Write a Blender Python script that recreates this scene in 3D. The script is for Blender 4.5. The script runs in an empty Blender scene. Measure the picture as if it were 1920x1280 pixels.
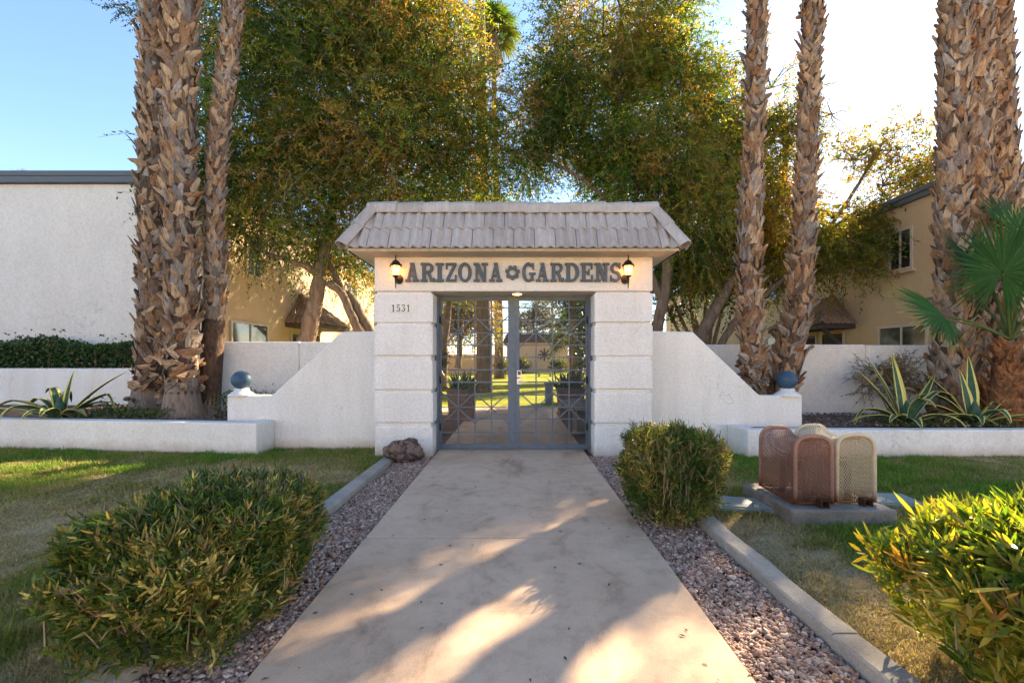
import bpy, bmesh, math, random
import numpy as np
from mathutils import Vector, Matrix, noise as mnoise

SC = bpy.context.scene
COL = SC.collection
RNG = np.random.default_rng(11)
random.seed(5)
R = math.radians

# ------------------------------------------------------------------ camera, sky, sun, exposure
FPX = 830.0                      # focal length in photo pixels (1920 wide)
CX, CY, CAMZ = 967.0, 673.0, 1.3
cam_d = bpy.data.cameras.new('camera')
cam = bpy.data.objects.new('camera', cam_d); COL.objects.link(cam)
cam.location = (0, 0, CAMZ); cam.rotation_euler = (R(90), 0, 0)
cam_d.sensor_width = 36.0; cam_d.lens = FPX / 1920 * 36
cam_d.shift_x = (960 - CX) / 1920; cam_d.shift_y = (CY - 640) / 1920
cam_d.clip_start = 0.05; cam_d.clip_end = 3000
SC.camera = cam

SUN_AZ, SUN_EL = R(41.0), R(28.5)          # azimuth from +Y towards +X
world = bpy.data.worlds.new('World'); SC.world = world; world.use_nodes = True
wn = world.node_tree.nodes; wl = world.node_tree.links
sky = wn.new('ShaderNodeTexSky'); sky.sky_type = 'NISHITA'; sky.sun_disc = False
sky.sun_elevation = SUN_EL; sky.sun_rotation = SUN_AZ
sky.air_density = 1.0; sky.dust_density = 0.15; sky.ozone_density = 3.5
balance = wn.new('ShaderNodeMix'); balance.data_type = 'RGBA'; balance.blend_type = 'MULTIPLY'; balance.inputs[0].default_value = 1.0
balance.inputs[7].default_value = (1.0, 0.95, 0.90, 1)      # even white balance of the whole sky
wl.new(sky.outputs[0], balance.inputs[6]); wl.new(balance.outputs[2], wn['Background'].inputs[0]); wn['Background'].inputs[1].default_value = 0.07

sun_d = bpy.data.lights.new('sun', 'SUN'); sun_d.energy = 5.0; sun_d.angle = R(0.6); sun_d.color = (1.0, 0.79, 0.53)
sun = bpy.data.objects.new('sun', sun_d); COL.objects.link(sun)
sdir = Vector((math.sin(SUN_AZ) * math.cos(SUN_EL), math.cos(SUN_AZ) * math.cos(SUN_EL), math.sin(SUN_EL)))
sun.rotation_euler = sdir.to_track_quat('Z', 'Y').to_euler()
sun.location = sdir * 60

SC.view_settings.view_transform = 'Standard'; SC.view_settings.look = 'None'
SC.view_settings.exposure = 2.62; SC.view_settings.gamma = 1.0
SC.view_settings.use_curve_mapping = False
SC.render.engine = 'CYCLES'
SC.cycles.max_bounces = 8; SC.cycles.diffuse_bounces = 4; SC.cycles.transmission_bounces = 6
SC.cycles.transparent_max_bounces = 8; SC.cycles.caustics_reflective = False; SC.cycles.caustics_refractive = False

def W(px, py, Y):
    return Vector(((px - CX) / FPX * Y, Y, CAMZ + (CY - py) / FPX * Y))

# ------------------------------------------------------------------ helpers
class MB:
    def __init__(s): s.v = []; s.f = []; s.m = []
    def face(s, idx, m=0): s.f.append(tuple(idx)); s.m.append(m)
    def box(s, x0, x1, y0, y1, z0, z1, m=0):
        b = len(s.v)
        s.v += [(x0,y0,z0),(x1,y0,z0),(x1,y1,z0),(x0,y1,z0),(x0,y0,z1),(x1,y0,z1),(x1,y1,z1),(x0,y1,z1)]
        for q in ((0,3,2,1),(4,5,6,7),(0,1,5,4),(1,2,6,5),(2,3,7,6),(3,0,4,7)): s.face([b+i for i in q], m)
        return s
    def prism(s, poly, y0, y1, m=0):             # polygon in x,z extruded along y
        b = len(s.v); n = len(poly)
        ar = sum(poly[i][0]*poly[(i+1)%n][1]-poly[(i+1)%n][0]*poly[i][1] for i in range(n))
        if ar < 0: poly = poly[::-1]
        s.v += [(x, y0, z) for x, z in poly] + [(x, y1, z) for x, z in poly]
        s.face([b+i for i in range(n)], m); s.face([b+n+i for i in range(n)][::-1], m)
        for i in range(n):
            j = (i+1) % n; s.face((b+j, b+i, b+n+i, b+n+j), m)
        return s
    def bar(s, a, c, w, d=None, m=0, up=(0,1,0)):  # square bar from a to c
        a = Vector(a); c = Vector(c); d = d or w
        t = (c-a).normalized(); u = Vector(up); sd = t.cross(u)
        if sd.length < 1e-4: sd = t.cross(Vector((1,0,0)))
        sd.normalize(); u = sd.cross(t).normalized()
        b = len(s.v)
        for p in (a, c):
            for i, j in ((-1,-1),(1,-1),(1,1),(-1,1)): s.v.append(tuple(p + sd*(i*w/2) + u*(j*d/2)))
        for q in ((0,1,2,3),(7,6,5,4),(0,4,5,1),(1,5,6,2),(2,6,7,3),(3,7,4,0)): s.face([b+i for i in q], m)
        return s
    def tube(s, pts, rad, n=8, m=0, caps=True):
        pts = [Vector(p) for p in pts]; b = len(s.v)
        if not hasattr(rad, '__len__'): rad = [rad]*len(pts)
        ref = None
        for i, p in enumerate(pts):
            t = (pts[min(i+1, len(pts)-1)] - pts[max(i-1, 0)])
            t = t.normalized() if t.length > 1e-9 else Vector((0,0,1))
            if ref is None:
                ref = t.cross(Vector((0,0,1)))
                if ref.length < 1e-3: ref = t.cross(Vector((1,0,0)))
            ref = (ref - t*ref.dot(t)).normalized(); w = t.cross(ref)
            for k in range(n):
                a = 2*math.pi*k/n
                s.v.append(tuple(p + (ref*math.cos(a) + w*math.sin(a))*rad[i]))
        for i in range(len(pts)-1):
            for k in range(n):
                k2 = (k+1) % n
                s.face((b+i*n+k, b+i*n+k2, b+(i+1)*n+k2, b+(i+1)*n+k), m)
        if caps:
            s.face([b+k for k in range(n)][::-1], m); s.face([b+(len(pts)-1)*n+k for k in range(n)], m)
        return s
    def lathe(s, prof, c=(0,0,0), n=20, m=0):    # profile (r,z)
        b = len(s.v)
        for r, z in prof:
            for k in range(n):
                a = 2*math.pi*k/n; s.v.append((c[0]+r*math.cos(a), c[1]+r*math.sin(a), c[2]+z))
        for i in range(len(prof)-1):
            for k in range(n):
                k2 = (k+1) % n; s.face((b+i*n+k, b+i*n+k2, b+(i+1)*n+k2, b+(i+1)*n+k), m)
        s.face([b+k for k in range(n)][::-1], m); s.face([b+(len(prof)-1)*n+k for k in range(n)], m)
        return s
    def mesh(s, name, origin=(0,0,0), bevel=0, smooth=False, segs=2):
        me = bpy.data.meshes.new(name); o = Vector(origin)
        me.from_pydata([tuple(Vector(v)-o) for v in s.v], [], s.f)
        me.polygons.foreach_set('material_index', s.m)
        if bevel:
            bm = bmesh.new(); bm.from_mesh(me)
            ed = [e for e in bm.edges if len(e.link_faces) == 2 and e.calc_face_angle(0) > 0.5]
            bmesh.ops.bevel(bm, geom=ed, offset=bevel, segments=segs, profile=0.5, affect='EDGES', clamp_overlap=True)
            bm.to_mesh(me); bm.free()
        if smooth:
            me.polygons.foreach_set('use_smooth', [True]*len(me.polygons))
        me.update()
        return me

def wloc(o):
    v = Vector((0,0,0))
    while o is not None: v = v + o.location; o = o.parent
    return v

def link(name, me, mats, parent=None, loc=(0,0,0)):
    o = bpy.data.objects.new(name, me); COL.objects.link(o)
    if parent is not None: o.parent = parent
    o.location = loc
    if me is not None and mats is not None and len(me.materials) == 0:
        for m in (mats if isinstance(mats, (list, tuple)) else [mats]): me.materials.append(m)
    return o

def part(name, mb, mats, parent, bevel=0, smooth=False, label=None, segs=2, kind=None):
    o = link(name, mb.mesh(name, wloc(parent), bevel, smooth, segs), mats, parent)
    if label: o['label'] = label
    if kind: o['kind'] = kind
    return o

def tag(o, label, cat=None, group=None, kind=None):
    if label: o['label'] = label
    if cat: o['category'] = cat
    if group: o['group'] = group
    if kind: o['kind'] = kind
    return o

def thing(name, label, cat, loc=(0,0,0), group=None, kind=None):
    o = bpy.data.objects.new(name, None); COL.objects.link(o); o.location = loc
    o.empty_display_size = 0.2
    return tag(o, label, cat, group, kind)

def solid(name, mb, mats, label, cat, group=None, kind=None, bevel=0, smooth=False, segs=2):
    xs = np.array(mb.v); c = ((xs[:,0].min()+xs[:,0].max())/2, (xs[:,1].min()+xs[:,1].max())/2, xs[:,2].min())
    o = link(name, mb.mesh(name, c, bevel, smooth, segs), mats, None, c)
    return tag(o, label, cat, group, kind)

def structure(name, mb, mats, label, bevel=0, smooth=False):
    return solid(name, mb, mats, label, None, None, 'structure', bevel, smooth)

def np_mesh(name, verts, tris, cols=None, smooth=False):
    me = bpy.data.meshes.new(name)
    nv, nf, k = len(verts), len(tris), tris.shape[1]
    me.vertices.add(nv); me.vertices.foreach_set('co', np.ascontiguousarray(verts, dtype=np.float32).ravel())
    me.loops.add(nf*k); me.loops.foreach_set('vertex_index', np.ascontiguousarray(tris, dtype=np.int32).ravel())
    me.polygons.add(nf); me.polygons.foreach_set('loop_start', np.arange(0, nf*k, k, dtype=np.int32))
    if smooth: me.polygons.foreach_set('use_smooth', np.ones(nf, dtype=bool))
    me.update(calc_edges=True)
    if cols is not None:
        a = me.attributes.new('col', 'FLOAT_COLOR', 'POINT')
        c4 = np.ones((nv, 4), dtype=np.float32); c4[:, :3] = cols
        a.data.foreach_set('color', c4.ravel())
    return me

_lat = np.random.default_rng(3).random((32, 32, 32)).astype(np.float32)
def vnoise(p, scale=1.0):
    p = np.asarray(p, dtype=np.float64)*scale + 100.0
    i = np.floor(p).astype(int); f = p - i; f = f*f*(3-2*f); i = i % 32; j = (i+1) % 32
    def L(a, b, c): return _lat[a, b, c]
    x0, y0, z0 = i.T; x1, y1, z1 = j.T; fx, fy, fz = f.T
    c00 = L(x0,y0,z0)*(1-fx)+L(x1,y0,z0)*fx; c10 = L(x0,y1,z0)*(1-fx)+L(x1,y1,z0)*fx
    c01 = L(x0,y0,z1)*(1-fx)+L(x1,y0,z1)*fx; c11 = L(x0,y1,z1)*(1-fx)+L(x1,y1,z1)*fx
    return (c00*(1-fy)+c10*fy)*(1-fz) + (c01*(1-fy)+c11*fy)*fz

def norm(a): return a/np.maximum(np.linalg.norm(a, axis=-1, keepdims=True), 1e-9)

# ------------------------------------------------------------------ materials
def mat(name, col, rough=0.7, spec=0.3, metal=0.0, emit=None, estr=0.0):
    m = bpy.data.materials.new(name); m.use_nodes = True
    b = m.node_tree.nodes['Principled BSDF']
    b.inputs['Base Color'].default_value = (*col, 1); b.inputs['Roughness'].default_value = rough
    b.inputs['Specular IOR Level'].default_value = spec; b.inputs['Metallic'].default_value = metal
    if emit: b.inputs['Emission Color'].default_value = (*emit, 1); b.inputs['Emission Strength'].default_value = estr
    return m

class NT:
    def __init__(s, m): s.t = m.node_tree; s.n = s.t.nodes; s.l = s.t.links; s.b = s.n['Principled BSDF']; s._c = None
    def new(s, t, **k):
        n = s.n.new(t)
        for a, v in k.items(): setattr(n, a, v)
        return n
    def coord(s, kind='Object', scale=(1,1,1)):
        c = s.new('ShaderNodeTexCoord'); mp = s.new('ShaderNodeMapping'); mp.inputs['Scale'].default_value = scale
        if kind == 'World':
            g = s.new('ShaderNodeNewGeometry'); s.l.new(g.outputs['Position'], mp.inputs[0])
        else: s.l.new(c.outputs[kind], mp.inputs[0])
        return mp.outputs[0]
    def noise(s, vec, scale, detail=4, rough=0.55, dist=0.0):
        n = s.new('ShaderNodeTexNoise'); n.inputs['Scale'].default_value = scale; n.inputs['Detail'].default_value = detail
        n.inputs['Roughness'].default_value = rough; n.inputs['Distortion'].default_value = dist
        s.l.new(vec, n.inputs['Vector']); return n.outputs['Fac']
    def ramp(s, fac, stops):
        r = s.new('ShaderNodeValToRGB'); e = r.color_ramp.elements
        while len(e) < len(stops): e.new(0.5)
        for el, (p, c) in zip(e, stops): el.position = p; el.color = (*c, 1) if len(c) == 3 else c
        s.l.new(fac, r.inputs[0]); return r.outputs[0]
    def mix(s, fac, a, b, mode='MIX'):
        n = s.new('ShaderNodeMix', data_type='RGBA', blend_type=mode)
        for v, i in ((fac, 0), (a, 6), (b, 7)):
            if hasattr(v, 'is_linked') or isinstance(v, bpy.types.NodeSocket): s.l.new(v, n.inputs[i])
            else: n.inputs[i].default_value = v if i == 0 else (*v, 1)
        return n.outputs[2]
    def bump(s, h, strength=0.3, dist=0.01, chain=None):
        b = s.new('ShaderNodeBump'); b.inputs['Strength'].default_value = strength; b.inputs['Distance'].default_value = dist
        s.l.new(h, b.inputs['Height'])
        if chain is not None: s.l.new(chain, b.inputs['Normal'])
        return b.outputs[0]
    def base(s, c): s.l.new(c, s.b.inputs['Base Color'])
    def normal(s, n): s.l.new(n, s.b.inputs['Normal'])

def stucco(name, col, stain=(0.75, 0.72, 0.68), coarse=28, strength=0.5, amount=0.5, base_dirt=None):
    m = mat(name, col, 0.9, 0.15); t = NT(m); v = t.coord('World')
    n1 = t.noise(v, 0.9, 5, 0.6); n2 = t.noise(v, coarse, 5, 0.65); n3 = t.noise(t.coord('World', scale=(3.2, 3.2, 0.5)), 1.3, 4)
    c = t.ramp(n1, [(0.3, tuple(x*0.90 for x in col)), (0.65, col)])
    streak = t.ramp(n3, [(0.42, (0,0,0)), (0.75, (1,1,1))])
    mul = t.new('ShaderNodeMath', operation='MULTIPLY'); t.l.new(streak, mul.inputs[0]); mul.inputs[1].default_value = amount
    c = t.mix(mul.outputs[0], c, tuple(a*b for a, b in zip(col, stain)))
    vo = t.new('ShaderNodeTexVoronoi', feature='DISTANCE_TO_EDGE'); vo.inputs['Scale'].default_value = 1.1
    wv = t.new('ShaderNodeVectorMath', operation='MULTIPLY_ADD'); nn_ = t.new('ShaderNodeTexNoise'); nn_.inputs['Scale'].default_value = 3.0; nn_.inputs['Detail'].default_value = 5
    t.l.new(v, nn_.inputs['Vector']); t.l.new(nn_.outputs['Color'], wv.inputs[0]); wv.inputs[1].default_value = (.5, .5, .5); t.l.new(v, wv.inputs[2]); t.l.new(wv.outputs[0], vo.inputs['Vector'])
    crk = t.new('ShaderNodeMath', operation='MULTIPLY'); t.l.new(t.ramp(vo.outputs['Distance'], [(.0, (1, 1, 1)), (.006, (0, 0, 0))]), crk.inputs[0])
    t.l.new(t.ramp(t.noise(v, .7, 3), [(.52, (0, 0, 0)), (.62, (.55, .55, .55))]), crk.inputs[1])      # hairline cracks in places
    c = t.mix(crk.outputs[0], c, tuple(a*.45 for a in col))
    spots = t.ramp(t.noise(v, 11, 6, .8), [(.62, (0, 0, 0)), (.78, (.45, .45, .45))]); c = t.mix(spots, c, tuple(a*b for a, b in zip(col, (.80, .74, .66))))
    fine = t.ramp(n2, [(0.35, (0.86, 0.86, 0.86)), (0.6, (1, 1, 1))])
    c = t.mix(1.0, c, fine, 'MULTIPLY')
    if base_dirt:                                  # splash-back dirt along the foot of the wall
        zlo, zhi, dc = base_dirt
        sx = t.new('ShaderNodeSeparateXYZ'); g = t.new('ShaderNodeNewGeometry'); t.l.new(g.outputs['Position'], sx.inputs[0])
        nz = t.new('ShaderNodeMath', operation='MULTIPLY_ADD'); t.l.new(t.noise(v, 5, 4), nz.inputs[0]); nz.inputs[1].default_value = -(zhi-zlo)*1.3
        t.l.new(sx.outputs['Z'], nz.inputs[2])
        mr = t.new('ShaderNodeMapRange'); t.l.new(nz.outputs[0], mr.inputs[0])
        mr.inputs[1].default_value = zlo-(zhi-zlo)*0.65; mr.inputs[2].default_value = zhi-(zhi-zlo)*0.65; mr.inputs[3].default_value = 0.85; mr.inputs[4].default_value = 0
        c = t.mix(mr.outputs[0], c, dc)
    t.base(c)
    b1 = t.bump(t.noise(v, coarse*0.45, 4, 0.6), strength, 0.012)
    t.normal(t.bump(n2, strength, 0.006, b1))
    return m

def leafmat(name, trans=0.4, tint=(1.5, 1.35, 0.5), rough=0.45, spec=0.35):
    m = mat(name, (0.05, 0.08, 0.02), rough, spec); t = NT(m)
    a = t.new('ShaderNodeAttribute', attribute_name='col'); t.base(a.outputs['Color'])
    tr = t.new('ShaderNodeBsdfTranslucent'); t.l.new(t.mix(1.0, a.outputs['Color'], tint, 'MULTIPLY'), tr.inputs['Color'])
    mx = t.new('ShaderNodeMixShader'); mx.inputs[0].default_value = trans
    out = t.n['Material Output']
    t.l.new(t.b.outputs[0], mx.inputs[1]); t.l.new(tr.outputs[0], mx.inputs[2]); t.l.new(mx.outputs[0], out.inputs['Surface'])
    return m

def attrmat(name, rough=0.9, spec=0.1, bump=0.4, bscale=60):
    m = mat(name, (0.2, 0.2, 0.1), rough, spec); t = NT(m); v = t.coord('World')
    a = t.new('ShaderNodeAttribute', attribute_name='col')
    n = t.noise(v, bscale, 5, 0.7)
    t.base(t.mix(1.0, a.outputs['Color'], t.ramp(n, [(0.3, (0.55, 0.55, 0.55)), (0.7, (1.25, 1.25, 1.25))]), 'MULTIPLY'))
    t.normal(t.bump(n, bump, 0.02)); return m

def bark(name, c0, c1, scale=9, zs=0.25, strength=0.8):
    m = mat(name, c0, 0.95, 0.1); t = NT(m); v = t.coord('World', scale=(1, 1, zs))
    n = t.noise(v, scale, 6, 0.65, 0.4)
    t.base(t.ramp(n, [(0.3, c0), (0.7, c1)])); t.normal(t.bump(n, strength, 0.03)); return m

WHITE = stucco('white_stucco', (0.83, 0.805, 0.77), (0.80, 0.77, 0.72), 30, 0.6, 0.45, base_dirt=(-0.02, 0.16, (0.46, 0.37, 0.30)))
WHITE_LOW = stucco('white_stucco_low_walls', (0.83, 0.805, 0.77), (0.78, 0.75, 0.70), 30, 0.6, 0.5, base_dirt=(-0.02, 0.15, (0.50, 0.40, 0.32)))
HEADERM = stucco('header_stucco', (0.83, 0.77, 0.68), (0.88, 0.85, 0.80), 34, 0.5, 0.3)
GREYWALL = stucco('greyish_stucco', (0.76, 0.735, 0.70), (0.86, 0.85, 0.83), 24, 0.5, 0.5)
PALEWALL = stucco('pale_house_stucco', (0.76, 0.71, 0.65), (0.88, 0.86, 0.84), 22, 0.45, 0.5)
TAN = stucco('tan_house_stucco', (0.58, 0.43, 0.275), (0.88, 0.84, 0.78), 22, 0.4, 0.4)
SOFFIT = stucco('soffit_paint', (0.62, 0.55, 0.45), (0.9, 0.88, 0.85), 30, 0.2, 0.3)
BLUEGREY = mat('blue_grey_paint', (0.115, 0.145, 0.185), 0.5, 0.4)
_t = NT(BLUEGREY); _v = _t.coord('World'); _n = _t.noise(_v, 14, 5, 0.7)
_t.base(_t.ramp(_n, [(0.3, (0.09, 0.115, 0.15)), (0.6, (0.12, 0.15, 0.19)), (0.8, (0.15, 0.17, 0.195))])); _t.normal(_t.bump(_n, 0.12, 0.004))
LETTERM = mat('letter_blue_grey_paint', (0.075, 0.09, 0.11), 0.7, 0.25)
_t = NT(LETTERM); _n = _t.noise(_t.coord('World'), 40, 5, 0.7)
_t.base(_t.ramp(_n, [(0.3, (0.065, 0.082, 0.105)), (0.7, (0.12, 0.14, 0.165))])); _t.normal(_t.bump(_n, 0.25, 0.004))
BALLM = mat('ball_blue_paint', (0.03, 0.075, 0.13), 0.5, 0.35)
_t = NT(BALLM); _n = _t.noise(_t.coord('Object'), 30, 5, 0.7)
_t.base(_t.ramp(_n, [(0.3, (0.022, 0.06, 0.11)), (0.75, (0.055, 0.105, 0.16))])); _t.normal(_t.bump(_n, 0.2, 0.004))
BLACKM = mat('black_bronze_metal', (0.018, 0.015, 0.013), 0.5, 0.4)
WIREM = mat('grey_wire_mesh', (0.10, 0.11, 0.13), 0.5, 0.4)
STEELM = mat('satin_steel', (0.62, 0.62, 0.62), 0.35, 0.5, 0.6)
DARKM = mat('dark_keypad', (0.02, 0.02, 0.022), 0.3, 0.5)
FASCIAM = mat('fascia_grey_paint', (0.10, 0.115, 0.135), 0.6, 0.3)
FRAMEM = mat('window_frame_beige', (0.50, 0.44, 0.36), 0.5, 0.4)
BROWNWOOD = mat('dark_brown_trim', (0.07, 0.055, 0.05), 0.7, 0.2)
GLASSM = mat('window_glass', (0.03, 0.032, 0.03), 0.06, 0.8)
_t = NT(GLASSM); _n = _t.noise(_t.coord('World'), 1.6, 2); _t.base(_t.ramp(_n, [(0.35, (0.015, 0.016, 0.015)), (0.65, (0.10, 0.10, 0.085))]))
LAMPGLASS = mat('lamp_glass_lit', (0.8, 0.5, 0.25), 0.2, 0.4, emit=(1.0, 0.55, 0.20), estr=0.55)
BULBM = mat('bulb_lit', (1, 0.8, 0.5), 0.3, 0.3, emit=(1.0, 0.62, 0.25), estr=6.0)
DOWNLIGHT = mat('downlight_lit', (1, 0.8, 0.4), 0.3, 0.3, emit=(1.0, 0.58, 0.12), estr=1.3)
PLAQUEM = mat('glazed_number_tile', (0.74, 0.72, 0.66), 0.25, 0.5)
DIGITM = mat('digit_black', (0.015, 0.015, 0.015), 0.4, 0.4)

ROOFT = mat('weathered_concrete_tile', (0.3, 0.28, 0.27), 0.9, 0.15)
_t = NT(ROOFT); _v = _t.coord('World'); _oi = _t.new('ShaderNodeObjectInfo')
_n = _t.noise(_t.coord('World', scale=(1, 0.3, 0.3)), 16, 5, 0.65); _n2 = _t.noise(_v, 70, 4, 0.7)
_c = _t.ramp(_n, [(0.25, (0.37, 0.335, 0.305)), (0.55, (0.46, 0.425, 0.395)), (0.8, (0.53, 0.495, 0.465))])
_c = _t.mix(1.0, _c, _t.ramp(_oi.outputs['Random'], [(0.0, (0.84, 0.82, 0.82)), (0.35, (0.98, 0.96, 0.95)), (0.7, (1.0, 1.0, 1.0)), (1.0, (1.09, 1.08, 1.08))]), 'MULTIPLY')
_t.base(_t.mix(1.0, _c, _t.ramp(_n2, [(0.3, (0.8, 0.8, 0.8)), (0.65, (1.05, 1.05, 1.05))]), 'MULTIPLY'))
_t.normal(_t.bump(_n2, 0.35, 0.005))
ROOFB = mat('brown_roof_tile', (0.17, 0.12, 0.085), 0.9, 0.15)
_t = NT(ROOFB); _oi = _t.new('ShaderNodeObjectInfo'); _n = _t.noise(_t.coord('World'), 12, 5, 0.7)
_t.base(_t.mix(1.0, _t.ramp(_n, [(0.3, (0.19, 0.13, 0.09)), (0.7, (0.34, 0.24, 0.165))]), _t.ramp(_oi.outputs['Random'], [(0, (0.8, 0.8, 0.8)), (1, (1.15, 1.12, 1.1))]), 'MULTIPLY'))

CONC = mat('walkway_concrete', (0.3, 0.26, 0.22), 0.85, 0.2)
_t = NT(CONC); _v = _t.coord('World')
_n1 = _t.noise(_v, 0.8, 6, 0.62, 0.4); _n2 = _t.noise(_v, 6, 6, 0.7); _n3 = _t.noise(_v, 140, 3, 0.7)
_c = _t.ramp(_n1, [(0.28, (0.51, 0.35, 0.235)), (0.5, (0.67, 0.475, 0.325)), (0.75, (0.74, 0.55, 0.40))])
_c = _t.mix(1.0, _c, _t.ramp(_n2, [(0.25, (0.74, 0.73, 0.72)), (0.5, (1, 1, 1)), (0.8, (1.08, 1.07, 1.06))]), 'MULTIPLY')
_c = _t.mix(1.0, _c, _t.ramp(_n3, [(0.3, (0.82, 0.82, 0.82)), (0.55, (1, 1, 1)), (0.75, (1.12, 1.1, 1.08))]), 'MULTIPLY')
_vo = _t.new('ShaderNodeTexVoronoi'); _vo.inputs['Scale'].default_value = 3.3; _t.l.new(_v, _vo.inputs['Vector'])
_c = _t.mix(_t.ramp(_vo.outputs['Distance'], [(0.035, (0.8, 0.8, 0.8)), (0.05, (0, 0, 0))]), _c, (0.07, 0.055, 0.05))   # old gum spots
_n4 = _t.noise(_t.coord('World', scale=(1.0, .55, 1)), 1.9, 7, .72, .8)
_c = _t.mix(1.0, _c, _t.ramp(_n4, [(0.30, (0.60, 0.56, 0.54)), (0.46, (0.96, 0.95, 0.94)), (0.62, (1, 1, 1)), (0.78, (1.13, 1.12, 1.12))]), 'MULTIPLY')
_br = _t.noise(_t.coord('World', scale=(6, 130, 1)), 1.0, 3, .6)
_t.base(_c); _t.normal(_t.bump(_br, 0.12, 0.003, _t.bump(_n3, 0.4, 0.004, _t.bump(_n2, 0.15, 0.01))))
_t.l.new(_t.ramp(_n2, [(0.3, (0.7, 0.7, 0.7)), (0.7, (0.9, 0.9, 0.9))]), _t.b.inputs['Roughness'])
KERBM = mat('kerb_concrete', (0.42, 0.37, 0.31), 0.9, 0.15)
_t = NT(KERBM); _v = _t.coord('World'); _n1 = _t.noise(_v, 4, 6, 0.7); _n3 = _t.noise(_v, 90, 3, 0.7)
_t.base(_t.mix(1.0, _t.ramp(_n1, [(0.3, (0.30, 0.26, 0.215)), (0.7, (0.47, 0.42, 0.355))]), _t.ramp(_n3, [(0.3, (0.8, 0.8, 0.8)), (0.7, (1.1, 1.1, 1.1))]), 'MULTIPLY'))
_t.normal(_t.bump(_n3, 0.5, 0.006, _t.bump(_n1, 0.3, 0.02)))
GREYCONC = mat('grey_pad_concrete', (0.27, 0.25, 0.22), 0.9, 0.15)
_t = NT(GREYCONC); _v = _t.coord('World'); _n1 = _t.noise(_v, 7, 6, 0.7); _n3 = _t.noise(_v, 110, 3, 0.7)
_t.base(_t.mix(1.0, _t.ramp(_n1, [(0.3, (0.17, 0.15, 0.13)), (0.7, (0.33, 0.30, 0.265))]), _t.ramp(_n3, [(0.3, (0.75, 0.75, 0.75)), (0.7, (1.15, 1.15, 1.15))]), 'MULTIPLY'))
_t.normal(_t.bump(_n3, 0.6, 0.008, _t.bump(_n1, 0.4, 0.02)))
SOIL = mat('granite_soil', (0.2, 0.15, 0.12), 1.0, 0.05)
_t = NT(SOIL); _v = _t.coord('World'); _n1 = _t.noise(_v, 2.2, 5, 0.7); _n3 = _t.noise(_v, 55, 5, 0.8)
_t.base(_t.mix(1.0, _t.ramp(_n1, [(0.3, (0.155, 0.11, 0.09)), (0.7, (0.25, 0.19, 0.16))]), _t.ramp(_n3, [(0.3, (0.55, 0.55, 0.55)), (0.65, (1.25, 1.2, 1.2))]), 'MULTIPLY'))
_t.normal(_t.bump(_n3, 0.9, 0.03))
LAWNM = attrmat('lawn_turf', 1.0, 0.05, 0.9, 45)
GRASSM = leafmat('grass_blades', 0.35, (1.2, 1.2, 0.6), 0.7, 0.15)
GRAVELM = attrmat('pink_gravel', 0.85, 0.2, 0.2, 120)
LEAFM = leafmat('tree_leaf', 0.52, (1.9, 1.5, 0.35))
GLOSSLEAF = leafmat('glossy_leaf', 0.3, (1.4, 1.4, 0.5), 0.3, 0.5)
HEDGELEAF = leafmat('oleander_leaf', 0.4, (1.9, 1.6, 0.4), 0.42, 0.4)
PALMLEAF = leafmat('palm_leaf', 0.3, (1.6, 1.5, 0.4), 0.65, 0.12)
TWIGM = bark('twig_bark', (0.20, 0.15, 0.10), (0.36, 0.27, 0.18), 30, 0.5, 0.3)
TRUNKM = bark('tree_bark', (0.10, 0.07, 0.05), (0.27, 0.19, 0.13), 12, 0.2, 0.9)
FIBREM = bark('palm_fibre', (0.05, 0.033, 0.024), (0.15, 0.095, 0.065), 22, 0.5, 0.9)
PALMSMOOTH = bark('palm_grey_base', (0.16, 0.115, 0.085), (0.33, 0.26, 0.21), 30, 0.22, 0.7)
ROCKM = bark('lava_rock', (0.05, 0.032, 0.03), (0.24, 0.15, 0.12), 9, 1, 1.0)
TERRA = stucco('pot_clay', (0.17, 0.13, 0.11), (0.8, 0.78, 0.75), 20, 0.3, 0.5)
AGREEN = mat('agave_green', (0.035, 0.085, 0.05), 0.6, 0.2)
_t = NT(AGREEN); _n = _t.noise(_t.coord('World'), 18, 4); _t.base(_t.ramp(_n, [(0.3, (0.03, 0.075, 0.045)), (0.7, (0.065, 0.12, 0.065))]))
AYELLOW = mat('agave_yellow_margin', (0.66, 0.56, 0.13), 0.45, 0.4)

BOOTM = mat('palm_leaf_base', (0.3, 0.22, 0.15), 0.85, 0.15)
_t = NT(BOOTM); _oi = _t.new('ShaderNodeObjectInfo'); _at = _t.new('ShaderNodeAttribute', attribute_name='rnd')
_sum = _t.new('ShaderNodeMath', operation='ADD'); _t.l.new(_oi.outputs['Random'], _sum.inputs[0]); _t.l.new(_at.outputs['Fac'], _sum.inputs[1])
_fr = _t.new('ShaderNodeMath', operation='FRACT'); _t.l.new(_sum.outputs[0], _fr.inputs[0])
_n = _t.noise(_t.coord('Object', scale=(14, 2.0, 14)), 3.2, 5, 0.7); _w = _t.noise(_t.coord('World'), 7, 4)
_c = _t.ramp(_fr.outputs[0], [(0.0, (0.15, 0.11, 0.085)), (0.22, (0.36, 0.23, 0.13)), (0.42, (0.52, 0.38, 0.25)), (0.6, (0.30, 0.155, 0.075)), (0.78, (0.22, 0.195, 0.18)), (0.9, (0.42, 0.36, 0.30)), (1.0, (0.13, 0.10, 0.08))])
_c = _t.mix(1.0, _c, _t.ramp(_n, [(0.28, (0.30, 0.26, 0.24)), (0.5, (0.92, 0.92, 0.92)), (0.75, (1.35, 1.3, 1.25))]), 'MULTIPLY')
_t.base(_t.mix(1.0, _c, _t.ramp(_w, [(0.3, (0.75, 0.7, 0.68)), (0.7, (1.1, 1.1, 1.1))]), 'MULTIPLY'))
_t.normal(_t.bump(_n, 0.6, 0.01))

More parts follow.
